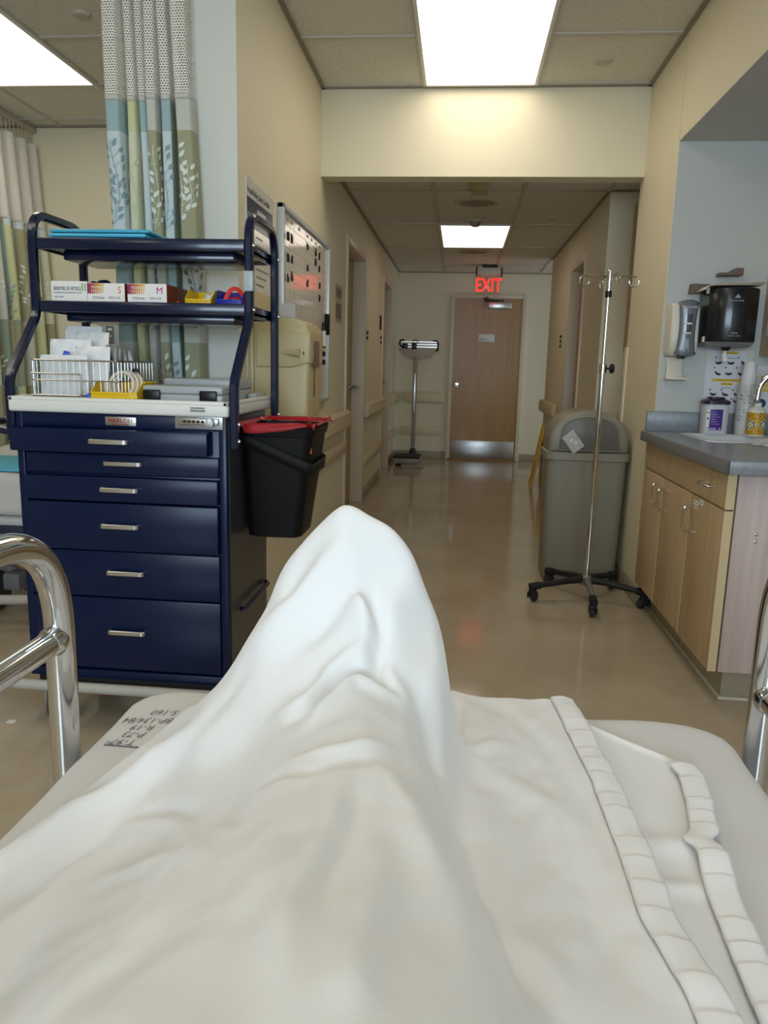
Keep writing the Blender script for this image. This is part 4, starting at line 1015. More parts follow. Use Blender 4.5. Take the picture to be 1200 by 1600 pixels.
b = MB().tube(arc_path([(-1.93, 3.3, .66), (-1.97, 3.32, .72), (-1.95, 3.33, .80), (-1.92, 3.33, .86)], .03), .011, 10); obj('side_rail', b, CHROME, t)
b = MB().box(-2.7, -1.93, 3.25, 3.75, .667, .675, .003); tag(obj('bed_pad', b, CYAN), 'light blue absorbent pad on the bed in the curtained bay', 'absorbent pad')
b = MB().box(-1.436, -1.408, 2.19, 2.215, .0005, .0015); tag(obj('paper_scrap', b, PAPER), 'tiny white paper scrap on the floor beside the chrome rail', 'litter')
b = MB().prism([(-1.24, 2.45), (-1.19, 2.44), (-1.2, 2.5)], 2, .0005, .002); tag(obj('red_scrap', b, RED), 'tiny red scrap on the floor under the blue cart', 'litter')

# ------------------------------------------------------------------ trash can
tc = thing('trash_can', 'tall taupe plastic trash can with arched swing lid behind the drip stand', 'trash can', (.715, 4.42, 0))
tcx, tcy = .715, 4.40
def tring(z, hx, hy, r=.05): return [(x, y, z) for x, y in rr(tcx, tcy, hx, hy, r, 6)]
b = MB(); loft(b, [tring(0, .197, .135), tring(.02, .203, .14), tring(.70, .217, .158)]); obj('body', b, TANBIN, tc)
b = MB(); loft(b, [tring(.695, .224, .166), tring(.70, .229, .17), tring(.738, .229, .17), tring(.742, .222, .163)]); obj('lid_rim', b, TANBIN, tc)
hw = .214; n = 24
ar = [(-hw, .74)] + [(hw * math.cos(PI - PI * k / n) , .80 + .172 * math.sin(PI * k / n) ** .9) for k in range(n + 1)] + [(hw, .74)]
b = MB().prism([(tcx + x, z) for x, z in ar], 1, tcy - .158, tcy + .158, .022, 3); ld = obj('lid', b, TANBIN, tc)
hw2 = .15
ar2 = [(-hw2 - .012, .752)] + [(-hw2 + .0, .84)] + [(hw2 * math.cos(PI - PI * k / n), .84 + .095 * math.sin(PI * k / n) ** .8) for k in range(1, n)] + [(hw2, .84), (hw2 + .012, .752)]
b = MB().prism([(tcx + x, z) for x, z in ar2], 1, tcy - .166, tcy - .155, .003); fl = obj('swing_flap', b, TANDK, ld)
b = MB().tube([(tcx + x * 1.02, tcy - .162, z + .002) for x, z in ar2], .005, 6, closed=True); obj('flap_frame', b, TANBIN, ld)
b = MB(); M = Matrix.Translation((tcx - .09, tcy - .176, .80)) @ Matrix.Rotation(R(-38), 4, 'Y')
b.grid(lambda u, v: Vector(((u - .5) * .075, -.006 * math.sin(PI * u) + .005 * noise.noise(Vector((u * 5, v * 5, 2))), (v - .5) * .11)), 14, 16); b.move(M)
tag(obj('plastic_wrapper', b, mat('clear_wrapper', '#cfd1cf', .15, alpha=.7, bump=(40, .5, .006)), solid=.001), 'clear plastic wrapper caught in the flap of the taupe trash can', 'wrapper')

# ------------------------------------------------------------------ drip stand
iv = thing('iv_pole', 'chrome rolling drip stand with hooks and a five legged black base', 'drip stand', (.70, 3.93, 0))
ix, iy = .70, 3.93
b = MB().lathe([(.032, .085), (.036, .10), (.030, .125), (.018, .135)], (ix, iy, 0), 24); obj('hub', b, mat('cast_grey', '#8b8a86', .45, .5), iv)
for k, a in enumerate((-92, -20, 52, 124, 196)):
    c_, s_ = math.cos(R(a)), math.sin(R(a))
    P = [(ix + c_ * r, iy + s_ * r, z) for r, z in ((.02, .112), (.10, .108), (.20, .095), (.30, .082))]
    b = MB().tube(P, .015, 10, radii=[.02, .017, .015, .015]); lg = obj('leg', b, mat('black_leg', '#17181a', .5, bump=(90, .3, .002)) if k else MATS['cast_grey'], iv)
    b = MB().tube([(ix + c_ * .255, iy + s_ * .255, .088), (ix + c_ * .31, iy + s_ * .31, .08)], .02, 10); b.lathe([(.018, .062), (.02, .09)], (ix + c_ * .295, iy + s_ * .295, 0), 12); obj('end_cap', b, BLACKM, lg)
    M = Matrix.Translation((ix + c_ * .295, iy + s_ * .295, 0)) @ Matrix.Rotation(R(a + 90 + (25 if k in (1, 4) else 5)), 4, 'Z')
    b = MB(); b.box(-.016, .016, -.012, .02, .045, .064, .004); b.box(-.018, -.012, -.02, .028, .02, .055, .003); b.box(.012, .018, -.02, .028, .02, .055, .003)
    b.lathe([(0, -.011), (.015, -.011), (.0235, -.008), (.025, 0), (.0235, .008), (.015, .011), (0, .011)], (0, .016, .025), 20, 0); b.move(M)
    obj('caster', b, mat('caster_grey_dark', '#2c2d30', .5), lg)
obj('lower_tube', MB().lathe([(.0135, .12), (.0135, 1.19)], (ix, iy, 0), 16), CHROME, iv)
obj('upper_tube', MB().lathe([(.0095, 1.18), (.0095, 1.545)], (ix, iy, 0), 16), CHROME, iv)
obj('clamp_collar', MB().lathe([(.019, 1.17), (.019, 1.215), (.012, 1.22)], (ix, iy, 0), 18), CHROME, iv)
b = MB(); b.tube([(ix + .015, iy - .005, 1.195), (ix + .035, iy - .01, 1.195)], .005, 8); b.lathe([(0, .03), (.012, .03), (.022, .035), (.024, .045), (.02, .052), (0, .052)], (ix, iy - .01, 1.195), 8, 0); obj('clamp_knob', b, BLACK, iv)
obj('top_collar', MB().lathe([(.016, 1.535), (.016, 1.565)], (ix, iy, 0), 16), BLACK, iv)
obj('hook_socket', MB().lathe([(.0135, 1.565), (.0145, 1.66), (.011, 1.664), (0, 1.664)], (ix, iy, 0), 18), CHROME, iv)
for a in (8, 98, 188, 278):
    c_, s_ = math.cos(R(a)), math.sin(R(a)); P = []
    for r, z in ((.01, 1.635), (.11, 1.635)): P.append((ix + c_ * r, iy + s_ * r, z))
    for k in range(12):
        t_ = PI / 2 - k * 2 * PI * .82 / 11
        P.append((ix + c_ * (.122 + .024 * math.cos(t_)), iy + s_ * (.122 + .024 * math.cos(t_)), 1.611 + .024 * math.sin(t_)))
    obj('hook', MB().tube(P, .0034, 8), CHROME, iv)

# ------------------------------------------------------------------ sink cabinet
FX, NY, FY = .92, 2.665, 3.845
cb = thing('sink_cabinet', 'wooden base cabinet with drawer and doors below the sink counter', 'cabinet', (1.3, 3.2, 0))
b = MB(); b.box(FX + .032, 1.88, NY + .02, FY, .14, .16); b.box(1.86, 1.88, NY + .02, FY, .16, .845); b.box(FX + .032, 1.86, FY - .02, FY, .16, .845); b.box(FX + .032, FX + .05, NY + .02, FY - .02, .16, .845); obj('body', b, WOODC, cb)
b = MB().box(FX + .036, 1.88, NY, NY + .02, .137, .845, .001); obj('end_panel', b, WOODE, cb)
for z, y in ((.655, 0), (.63, 0)):
    b = MB().lathe([(.006, 0), (.006, -.003), (.003, -.005), (0, -.005)], (1.03, NY, z - .02), 14, 1); obj('screw_cap', b, CHROME, cb)
def front(name, y0, y1, z0, z1):
    d = obj(name, MB().box(FX + .0012, FX + .028, y0 + .0012, y1 - .0012, z0, z1, .001), WOODC, cb)
    obj('edge_band', MB().box(FX, FX + .03, y0, y0 + .0012, z0, z1), WOODL, d); obj('edge_band', MB().box(FX, FX + .03, y1 - .0012, y1, z0, z1), WOODL, d)
    return d
def pull(p0, p1, par):
    a, c = Vector(p0), Vector(p1); o = Vector((-.03, 0, 0))
    obj('handle', MB().tube(arc_path([a, a + o, c + o, c], .014, 5), .005, 10), CHROME, par)
dw = front('drawer', NY + .003, FY - .004, .715, .84); pull((FX, 2.80, .775), (FX, 2.90, .775), dw)
d1 = front('door', 3.475, FY - .004, .142, .709); pull((FX, 3.53, .585), (FX, 3.53, .675), d1)
d2 = front('door', 3.062, 3.47, .142, .709); pull((FX, 3.43, .575), (FX, 3.43, .665), d2)
d3 = front('door', NY + .003, 3.056, .137, .709); pull((FX, 3.03, .565), (FX, 3.03, .66), d3)
b = MB(); b.box(FX - .0006, FX + .0004, 2.955, 3.01, .674, .692); b.box(FX - .0006, FX + .0004, 2.90, 2.945, .684, .704); st = obj('sticker', b, PAPER, d3)
b = MB(); b.box(FX - .0011, FX - .0006, 2.96, 3.0, .683, .686); b.box(FX - .0011, FX - .0006, 2.905, 2.94, .694, .697); obj('lettering', b, GREY, st)
b = MB().box(FX + .085, 1.88, NY + .09, FY, 0, .142, .006); obj('toe_kick', b, COVE, cb)
b = MB(); b.box(FX + .075, FX + .087, NY + .085, FY, 0, .012, .003); b.box(FX + .075, 1.88, NY + .078, NY + .092, 0, .012, .003); obj('toe_bead', b, mat('cream_bead', '#cfc6ae', .4), cb)

# worktop with a real sink cut-out
wt = thing('sink_counter', 'grey laminate counter with upstand around the sink on the wooden cabinet', 'counter', (1.3, 3.2, .848))
SX0, SX1, SY0, SY1 = 1.055, 1.45, 3.33, 3.735
b = MB(); z0, z1 = .8475, .888
for x0, x1, y0, y1 in ((FX - .022, SX0, NY - .065, FY), (SX1, 1.88, NY - .065, FY), (SX0, SX1, NY - .065, SY0), (SX0, SX1, SY1, FY)): b.box(x0, x1, y0, y1, z0, z1)
bmesh.ops.remove_doubles(b.bm, verts=b.bm.verts, dist=.0005)
obj('slab', b, LAM, wt)
b = MB(); b.box(FX - .03, FX - .0215, NY - .073, FY, .842, .8885, .003); obj('front_edge', b, LAMD, wt)
b = MB(); b.box(FX - .03, 1.88, NY - .073, NY - .0645, .842, .8885, .003); obj('end_edge', b, LAM, wt)
b = MB().box(FX - .01, 1.88, FY - .018, FY + .003, .888, .985, .003); obj('upstand', b, LAM, wt)
sk = thing('sink', 'stainless steel sink set into the grey laminate counter', 'sink', ((SX0 + SX1) / 2, (SY0 + SY1) / 2, .74))
def sring(z, g, r=.04): return [(x, y, z) for x, y in rr((SX0 + SX1) / 2, (SY0 + SY1) / 2, (SX1 - SX0) / 2 + g, (SY1 - SY0) / 2 + g, r, 6)]
b = MB(); loft(b, [sring(.8885, .016, .05), sring(.8925, .012, .05), sring(.8925, -.008, .04), sring(.885, -.012, .04), sring(.78, -.022, .04), sring(.765, -.05, .03)], False, True)
obj('bowl', b, mat('sink_steel', '#dcdde0', .4, .55), sk, solid=.0012)
obj('drain', MB().lathe([(.035, .767), (.03, .769), (0, .766)], ((SX0 + SX1) / 2, (SY0 + SY1) / 2, 0), 24), CHROME, sk)
fc = thing('faucet', 'chrome gooseneck faucet curving over the sink from the back', 'faucet', (1.52, 3.56, .888))
obj('base', MB().lathe([(.028, .8885), (.028, .90), (.016, .912)], (1.52, 3.56, 0), 24), CHROME, fc)
P = [(1.52, 3.56, .90), (1.52, 3.56, 1.09)] + [(1.425 + .095 * math.cos(a), 3.56 + .02 * (1 - math.cos(a)), 1.09 + .095 * math.sin(a)) for a in [PI * k / 16 for k in range(1, 16)]] + [(1.33, 3.60, 1.085), (1.328, 3.60, 1.06)]
obj('spout', MB().tube(P, .0125, 14), CHROME, fc)
obj('aerator', MB().lathe([(.0105, 1.045), (.0125, 1.048), (.0125, 1.062)], (1.328, 3.60, 0), 16), STEEL, fc)
obj('lever', MB().tube([(1.53, 3.56, .93), (1.60, 3.54, .945)], .008, 10), CHROME, fc)

# ---- on the counter
zc = .8885
wp = thing('wipes_tub', 'frosted wipes tub with dark purple lid and purple label on the sink counter', 'wipes tub', (1.2, 3.765, zc))
wc = (1.203, 3.762)
def wr(z, hx=.056, hy=.05, r=.03): return [(x, y, z) for x, y in rr(*wc, hx, hy, r, 6)]
TUB = mat('tub_plastic', '#c9cbd3', .3)
b = MB(); loft(b, [wr(zc + .0005, .054, .048), wr(zc + .008), wr(zc + .13), wr(zc + .142, .053, .047)]); obj('tub', b, TUB, wp)
b = MB(); loft(b, [wr(zc + .142, .060, .054, .032), wr(zc + .156, .060, .054, .032), wr(zc + .160, .05, .045, .03), wr(zc + .166, .04, .036, .025)]); ldw = obj('lid', b, PURPD, wp)
b = MB(); loft(b, [wr(zc + .166, .037, .03, .02), wr(zc + .174, .036, .03, .02)]); obj('lid_cap', b, PURPD, ldw)
lb = obj('label_panel', MB().box(wc[0] - .035, wc[0] + .022, wc[1] - .0515, wc[1] - .0503, zc + .022, zc + .118, .0003), PURPLE, wp)
b = MB(); y = wc[1] - .0519
for k in range(6): b.box(wc[0] - .027, wc[0] - .027 + .018 + .018 * ((k * 7) % 3) / 2, y, y + .0005, zc + .104 - k * .011, zc + .1055 - k * .011)
for k in range(5): b.box(wc[0] - .032 + k * .0062, wc[0] - .0275 + k * .0062, y, y + .0005, zc + .025, zc + .032)
b.lathe([(.004, 0), (0, -.0001)], (wc[0] + .013, y, zc + .029), 12, 1); obj('print', b, mat('lilac_print', '#cfc4e6', .4), lb)
b = MB().box(wc[0] - .0525, wc[0] - .037, wc[1] - .0508, wc[1] - .049, zc + .022, zc + .118, .0003); sp = obj('side_label', b, PAPER, wp)
b = MB(); y = wc[1] - .0512; b.box(wc[0] - .051, wc[0] - .039, y, y + .0005, zc + .1, zc + .104); b.lathe([(.0045, 0), (0, -.0001)], (wc[0] - .0445, y, zc + .075), 12, 1); b.box(wc[0] - .048, wc[0] - .041, y, y + .0005, zc + .03, zc + .034); obj('print', b, DARK, sp)

cs = thing('cup_sleeve', 'printed clear sleeve of stacked foam cups standing on the sink counter', 'cup sleeve', (1.345, 3.78, zc))
k_ = (1.345, 3.775)
FOAM = mat('foam_white', '#e6e6e4', .5)
b = MB(); prof = [(0, zc + .0005), (.038, zc + .001)]
for i in range(7): z = zc + .03 + i * .022; prof += [(.040 - .0003 * i, z), (.0425 - .0003 * i, z + .004), (.041 - .0003 * i, z + .012)]
prof += [(.038, zc + .2), (.0335, zc + .27), (.0265, zc + .335), (.025, zc + .34), (0, zc + .338)]
b.lathe(prof, (*k_, 0), 32); obj('cup_stack', b, FOAM, cs)
b = MB(); b.lathe([(.0445, zc + .002), (.0455, zc + .1), (.0445, zc + .2), (.041, zc + .24)], (*k_, 0), 32)
for f in [f for f in b.bm.faces if len(f.verts) > 4]: b.bm.faces.remove(f)
for v in b.bm.verts: v.co.x += .0015 * noise.noise(v.co * 60); v.co.y += .0015 * noise.noise(v.co * 60 + Vector((9, 0, 0)))
obj('sleeve', b, mat('sleeve_film', '#dfe0de', .25, alpha=.35), cs)
r_ = random.Random(3); b = MB()
for row in range(9):
    z = zc + .198 - row * .016
    for q in range(4):
        a = R(-150 + q * 27 + r_.random() * 6); w = .08 + .14 * r_.random(); h = .0035 + .002 * r_.random()
        if row in (4, 8) and q % 2: continue
        for s in range(4):
            if r_.random() < .25: continue
            a0 = a + w * s / 4 * 1.4; a1 = a0 + w * .27; rr_ = .0466
            b.poly([(k_[0] + rr_ * math.cos(x), k_[1] + rr_ * math.sin(x), zz + .003 * math.sin(row + s)) for x, zz in ((a0, z), (a1, z), (a1, z + h), (a0, z + h))])
obj('print', b, mat('sleeve_ink', '#3a3a3c', .5), cs, flat=True)

so = thing('soap_bottle', 'mosaic patterned soap bottle with white pump beside the cup sleeve', 'soap bottle', (1.372, 3.70, zc))
sb = (1.372, 3.70)
b = MB().lathe([(.038, zc + .0005), (.0405, zc + .004), (.0405, zc + .116), (.038, zc + .122), (.026, zc + .132), (.018, zc + .138)], (*sb, 0), 36); bt = obj('bottle', b, mat('ivory_ceramic', '#e6e2d6', .25), so)
b = MB(); cols = ['#e0b12a', '#1d2c50', '#e8e2cc', '#c98a1e', '#20242c', '#9db3c4']
ms = [mat('mosaic_%d' % i, c, .3) for i, c in enumerate(cols)]
nu, nvv = 96, 44
def pat(i, j):
    a = i / nu * 2 * PI * .0405; z = j / nvv * .102
    px, pz = (a + .0045) % .062 - .031, z - .045
    d = abs(px) + abs(pz) * .95
    if d < .007: return 0 if int((px + 1) * 700) % 2 else 3
    if d < .017: return 2 if (abs(px) < .004 or abs(pz) < .004 or d < .011) else 5
    if d < .0225: return 1
    if d < .026: return 2
    q = math.sin(a * 420) * math.sin(z * 400)
    return 0 if q > .15 else (3 if q > -.1 else (4 if q > -.45 else 0))
b.grid(lambda u, v: Vector((sb[0] + .0409 * math.cos(2 * PI * u), sb[1] + .0409 * math.sin(2 * PI * u), zc + .009 + .102 * v)), nu, nvv, mi=pat); obj('mosaic_band', b, ms, bt)
b = MB(); b.lathe([(.017, zc + .138), (.017, zc + .155), (.007, zc + .158), (.007, zc + .178), (.015, zc + .18), (.015, zc + .19), (0, zc + .192)], (*sb, 0), 20); b.tube([(sb[0], sb[1], zc + .186), (sb[0] - .03, sb[1] - .02, zc + .184)], .005, 8); obj('pump', b, WHITEP, so)
b = MB()
def film(u, v):
    a, r = u * 2 * PI, v
    x, y = math.cos(a) * r * .14, math.sin(a) * r * .10
    h = .026 * (1 - r ** 2) * (1 + 1.1 * noise.noise(Vector((x * 22, y * 22, 1)))) + .012 * abs(noise.noise(Vector((x * 60, y * 60, 4))))
    return Vector((1.32 + x + .01 * noise.noise(Vector((a, 3, 0))), 3.22 + y, zc + .002 + max(0, h)))
b.grid(film, 48, 16); tag(obj('plastic_bag', b, mat('clear_film', '#e6e6e4', .12, trans=.55, ior=1.25), angle=70), 'crumpled clear plastic bag lying on the counter in front of the sink', 'plastic bag')

# ---- alcove wall
AY = 3.85
dp = thing('soap_dispenser', 'white and grey wall soap dispenser with drip tray beside the towel dispenser', 'soap dispenser', (1.02, 3.8, 1.15))
px0, px1 = .962, 1.088; pc = (px0 + px1) / 2
side = [(AY, 1.262), (3.765, 1.262), (3.742, 1.285), (3.735, 1.33), (3.745, 1.48), (3.765, 1.50), (AY, 1.50)]
b = MB().prism(side, 0, px0, px1, .01, 3); obj('housing', b, mat('ivory_plastic', '#ddd8c8', .35), dp)
def gpt(u, v):
    z = 1.258 + .256 * v; hw = .046 - .010 * math.sin(PI * v) + .004 * (v < .03)
    x = pc + .006 + (u - .5) * 2 * hw
    bow = .010 * (1 - (2 * u - 1) ** 2)
    y = 3.728 + .02 * max(0, v - .9) * 10 * .6 - bow + .03 * max(0, .1 - v)
    if v < .08: z += .012 * (2 * u - 1) ** 2
    if v > .92: z -= .012 * (2 * u - 1) ** 2
    return Vector((x, y, z))
b = MB().grid(gpt, 12, 24); fp = obj('front_cover', b, DISPG, dp, solid=.012)
b = MB().grid(lambda u, v: gpt(.28 + .44 * u, .40 + .34 * v) + Vector((0, -.003, 0)), 8, 10); obj('view_window', b, mat('window_dark', '#3c4146', .08, coat=.5), fp)
b = MB().grid(lambda u, v: gpt(.26 + .46 * u, .56 + .035 * v) + Vector((0, -.0052 - .002 * math.sin(PI * v), 0)), 8, 4); obj('window_bar', b, mat('window_bar', '#dde0e0', .15), fp)
b = MB().grid(lambda u, v: gpt(.26 + .46 * u, .395 + .03 * v) + Vector((0, -.0052 - .002 * math.sin(PI * v), 0)), 8, 4); obj('window_bar', b, MATS['window_bar'], fp)
b = MB().grid(lambda u, v: gpt(.40 + .2 * u - .06 * (1 - v) * (1 - 2 * u), .09 + .22 * v) + Vector((0, -.003, 0)), 6, 6); ip = obj('info_patch', b, mat('info_grey', '#a4a6ac', .3), fp)
b = MB().poly([(pc, 3.7105, 1.282), (pc + .014, 3.7105, 1.282), (pc + .007, 3.7105, 1.30)]); obj('symbol', b, DISPG, ip, flat=True)
text('PROVON', .0165, mat('dispenser_print', '#d6d8da', .4), fp, F_front(pc + .006, 3.7185, 1.474), align='CENTER', ext=.0012)
b = MB(); b.box(pc - .016, pc + .014, 3.75, 3.78, 1.248, 1.264, .002); obj('nozzle', b, BLACK, dp)
def tray(u, v):
    hw = .036 + .012 * (abs(v - .45) * 2) ** 2; z = 1.158 + .10 * v
    return Vector((pc - .006 + (u - .5) * 2 * hw, 3.846 - .01 - .03 * (1 - v) ** 4, z))
b = MB().grid(tray, 8, 14); tr = obj('drip_tray', b, mat('ivory_plastic', '#ddd8c8', .35), dp, solid=.006)
b = MB().box(pc - .054, pc + .042, 3.775, 3.848, 1.150, 1.162, .004); obj('tray_lip', b, MATS['ivory_plastic'], dp)

td = thing('paper_towel_dispenser', 'smoky black paper towel dispenser on the grey alcove wall', 'towel dispenser', (1.2, 3.75, 1.29))
tx0, tx1 = 1.108, 1.325
n = 14
poly = [(tx0, AY), (tx0, 3.70)] + [(tx0 + (tx1 - tx0) * k / n, 3.70 - .05 * math.sin(PI * k / n) ** .8) for k in range(1, n)] + [(tx1, 3.70), (tx1, AY)]
b = MB().prism(poly, 2, 1.325, 1.565, .008, 3); cv = obj('cover', b, SMOKE, td)
poly2 = [(x, min(y + .0, AY)) for x, y in poly]
b = MB(); loft(b, [[(x, y, 1.326) for x, y in poly2], [(1.2165 + (x - 1.2165) * .9, 3.80 + (y - 3.80) * .75, 1.305) for x, y in poly2]]); obj('bottom', b, mat('dispenser_bottom', '#8d8f8e', .4), td)
b = MB().lathe([(.026, 1.306), (.02, 1.296), (.012, 1.288), (.012, 1.306)], (1.215, 3.74, 0), 20); obj('outlet', b, BLACK, td)
b = MB(); b.box(tx0 - .008, tx0 + .003, 3.715, 3.735, 1.325, 1.35, .002); b.box(tx0 - .008, tx0 + .003, 3.715, 3.735, 1.54, 1.572, .002); obj('hinge', b, MATS['ivory_plastic'], td)
GP = mat('towel_print', '#b9bdbd', .4)
b = MB(); q = 3.6492
for r0, r1 in ((.014, .009), (.006, 0)):
    P0 = [(1.215 + r0 * math.cos(R(a)) * 1.1, q, 1.523 + r0 * math.sin(R(a)) * .8) for a in (90, 210, 330)]
    P1 = [(1.215 + r1 * math.cos(R(a)) * 1.1, q, 1.523 + r1 * math.sin(R(a)) * .8) for a in (90, 210, 330)]
    if r1: 
        for k in range(3): b.poly([P0[k], P0[(k + 1) % 3], P1[(k + 1) % 3], P1[k]])
    else: b.poly(P0)
obj('emblem', b, GP, cv, flat=True)
text('Georgia-Pacific', .0095, GP, cv, F_front(1.215, 3.6505, 1.503), align='CENTER', ext=.001)
text('SofPull', .0105, GP, cv, F_front(1.215, 3.6505, 1.361), align='CENTER', ext=.001); text('CENTERPULL TOWEL', .0058, GP, cv, F_front(1.215, 3.6505, 1.35), align='CENTER', ext=.001)
b = MB(); b.tube([(1.212, 3.74, 1.29), (1.21, 3.735, 1.27), (1.218, 3.74, 1.245)], .012, 8, radii=[.006, .011, .016]); tag(obj('paper_towel', b, PAPER), 'white paper towel end hanging below the black dispenser', 'paper towel')
for k, (dx, tl) in enumerate(((0, 4), (.004, 6), (.008, 7.5))):
    b = MB()
    b.grid(lambda u, v: Vector((1.075 + dx + .255 * u, 3.66 + .16 * v, 1.567 + .003 * k + .035 * u * math.tan(R(tl)) * 4 * .6 + (.006 - .02 * (u < .1) * (.1 - u) * 10))), 14, 6)
    tag(obj('folded_paper', b, mat('kraft_white', '#cfc4b4', .6), solid=.0018), ['tan folded paper lying directly on the black towel dispenser', 'tan folded paper in the middle of the three on the towel dispenser', 'tan folded paper uppermost on the black towel dispenser'][k], 'paper', 'papers on the towel dispenser')
BR = mat('brown_board', '#6f6253', .7)
b = MB().prism([(1.05, 1.548), (1.12, 1.553), (1.14, 1.590), (1.055, 1.592)], 1, 3.80, 3.848, .002); tag(obj('wall_bracket', b, BR), 'brown board bracket at the upper left corner of the black towel dispenser', 'bracket')
b = MB().prism([(1.165, 1.622), (1.25, 1.626), (1.25, 1.655), (1.262, 1.655), (1.262, 1.625), (1.262, 1.655), (1.235, 1.655), (1.21, 1.636), (1.165, 1.633)][:0] or [(1.17, 1.628), (1.272, 1.63), (1.272, 1.662), (1.242, 1.662), (1.215, 1.642), (1.17, 1.641)], 1, 3.78, 3.848, .002)
tag(obj('wall_bracket', b, BR), 'brown stepped bracket on the wall above the black towel dispenser', 'bracket')
# hand washing poster
def hand_poster(x0, x1, z0, z1, label, kind):
    t = thing('hand_washing_poster', label, 'poster', ((x0 + x1) / 2, AY, z0)); q = AY - .003
    s = obj('sheet', MB().box(x0, x1, q, AY - .0003, z0, z1), mat('poster_gloss', '#dcdce2', .1), t)
    PY = mat('poster_yellow', '#e3c23c', .3); PB = mat('poster_blue', '#1f3f6a', .3); PI_ = mat('poster_ink2', '#38383c', .4); SK = mat('print_brown', '#85675c', .4)
    w = x1 - x0
    if kind == 1:
        y = q - .0004
        for a0, a1, zz in ((.30, .68, .955), (.16, .80, .60), (.37, .62, .552)):
            b = MB(); b.box(x0 + w * a0, x0 + w * a1, y, y + .0004, z0 + (z1 - z0) * zz, z0 + (z1 - z0) * (zz + .036)); obj('yellow_band', b, PY, s)
        for zz, xx in ((.90, (.18, .44, .68)), (.77, (.17, .42, .67)), (.54 - .06, (.13, .38, .63)), (.36, (.62,))):
            for a in xx:
                b = MB(); b.box(x0 + w * a, x0 + w * (a + .028), y, y + .0004, z0 + (z1 - z0) * zz, z0 + (z1 - z0) * (zz + .022)); obj('number_dot', b, PB, s)
        r_ = random.Random(2)
        for zz, xx in ((.83, (.28, .55, .82)), (.69, (.27, .52, .79)), (.42, (.22, .48, .75)), (.33, (.75,))):
            for a in xx:
                b = MB(); c = (x0 + w * a, z0 + (z1 - z0) * zz); g = r_.random() * .6 - .3
                for ang, ln, tk in ((2.4 + g, .02, .005), (2.75 + g, .018, .004), (.7 + g, .013, .0028), (.45 + g, .016, .0028), (.2 + g, .016, .0026), (-.1 + g, .014, .0024), (1.3 + g, .011, .0028)):
                    dx, dz = math.cos(ang), math.sin(ang)
                    b.poly([(c[0] - dz * tk, y, c[1] + dx * tk), (c[0] + dz * tk, y, c[1] - dx * tk), (c[0] + dx * ln + dz * tk * .5, y, c[1] + dz * ln - dx * tk * .5), (c[0] + dx * ln - dz * tk * .5, y, c[1] + dz * ln + dx * tk * .5)])
                obj('hand_picture', b, SK, s, flat=True)
        H = z1 - z0
        text('WASH HANDS', .0095, PI_, s, F_front(x0 + w * .49, q - .0008, z0 + H * .962), align='CENTER', ext=.0002)
        text('40-60 SECONDS (AT LEAST', .0085, PI_, s, F_front(x0 + w * .48, q - .0008, z0 + H * .609), align='CENTER', ext=.0002)
        text('20 SECONDS)', .0085, PI_, s, F_front(x0 + w * .495, q - .0008, z0 + H * .561), align='CENTER', ext=.0002)
        b = MB(); b.box(x0 + w * .42, x0 + w * .66, y, y + .0004, z0 + H * .90, z0 + H * .906); b.box(x0 + w * .39, x0 + w * .6, y, y + .0004, z0 + H * .515, z0 + H * .521); obj('rule', b, PB, s)
        b = MB(); b.box(x0 - .004, x0 + .03, q - .0008, AY, z1 - .05, z1 - .012); obj('tape', b, MATS['clear_tape'], t); b = MB(); b.box(x1 - .03, x1 + .006, q - .0008, AY, z1 - .03, z1 + .004); obj('tape', b, MATS['clear_tape'], t)
    else:
        y = q - .0004; H = z1 - z0
        for k in range(4): obj('yellow_band', MB().box(x0 + .02, x1 - .04, y, y + .0004, z0 + H * (.80 - .065 * k), z0 + H * (.85 - .065 * k)), PY, s)
        b = MB().lathe([(.022, 0), (0, -.0001)], (x0 + .035, y, z0 + H * .42), 24, 1); obj('round_symbol', b, PB, s)
        b = MB(); b.box(x0 + .02, x0 + .09, y, y + .0004, z0 + H * .24, z0 + H * .255); b.box(x0 + .03, x0 + .06, y, y + .0004, z0 + H * .07, z0 + H * .11); b.box(x0 + .03, x0 + .06, y, y + .0004, z0 + H * .16, z0 + H * .2); obj('red_mark', b, mat('poster_red', '#c23a44', .4), s)
hand_poster(1.168, 1.378, .93, 1.292, 'glossy hand washing poster on the alcove wall behind the wipes tub', 1)
hand_poster(1.405, 1.62, .92, 1.225, 'second poster with yellow bands on the alcove wall behind the soap bottle', 2)
uc = thing('upper_cabinet', 'wooden upper cabinet on the alcove wall above the faucet', 'cabinet', (1.58, 3.7, 1.272))
obj('body', MB().box(1.405, 1.88, 3.56, 3.848, 1.272, 2.1), WOODC, uc)
obj('door', MB().box(1.403, 1.635, 3.538, 3.558, 1.268, 2.1, .001), WOODC, uc); obj('door', MB().box(1.64, 1.88, 3.538, 3.558, 1.268, 2.1, .001), WOODC, uc)
b = MB().box(1.4035, 1.4052, 3.60, 3.79, 1.36, 1.425); tag(obj('paper_note', b, PAPER), 'white paper note taped on the side of the wooden upper cabinet', 'note')

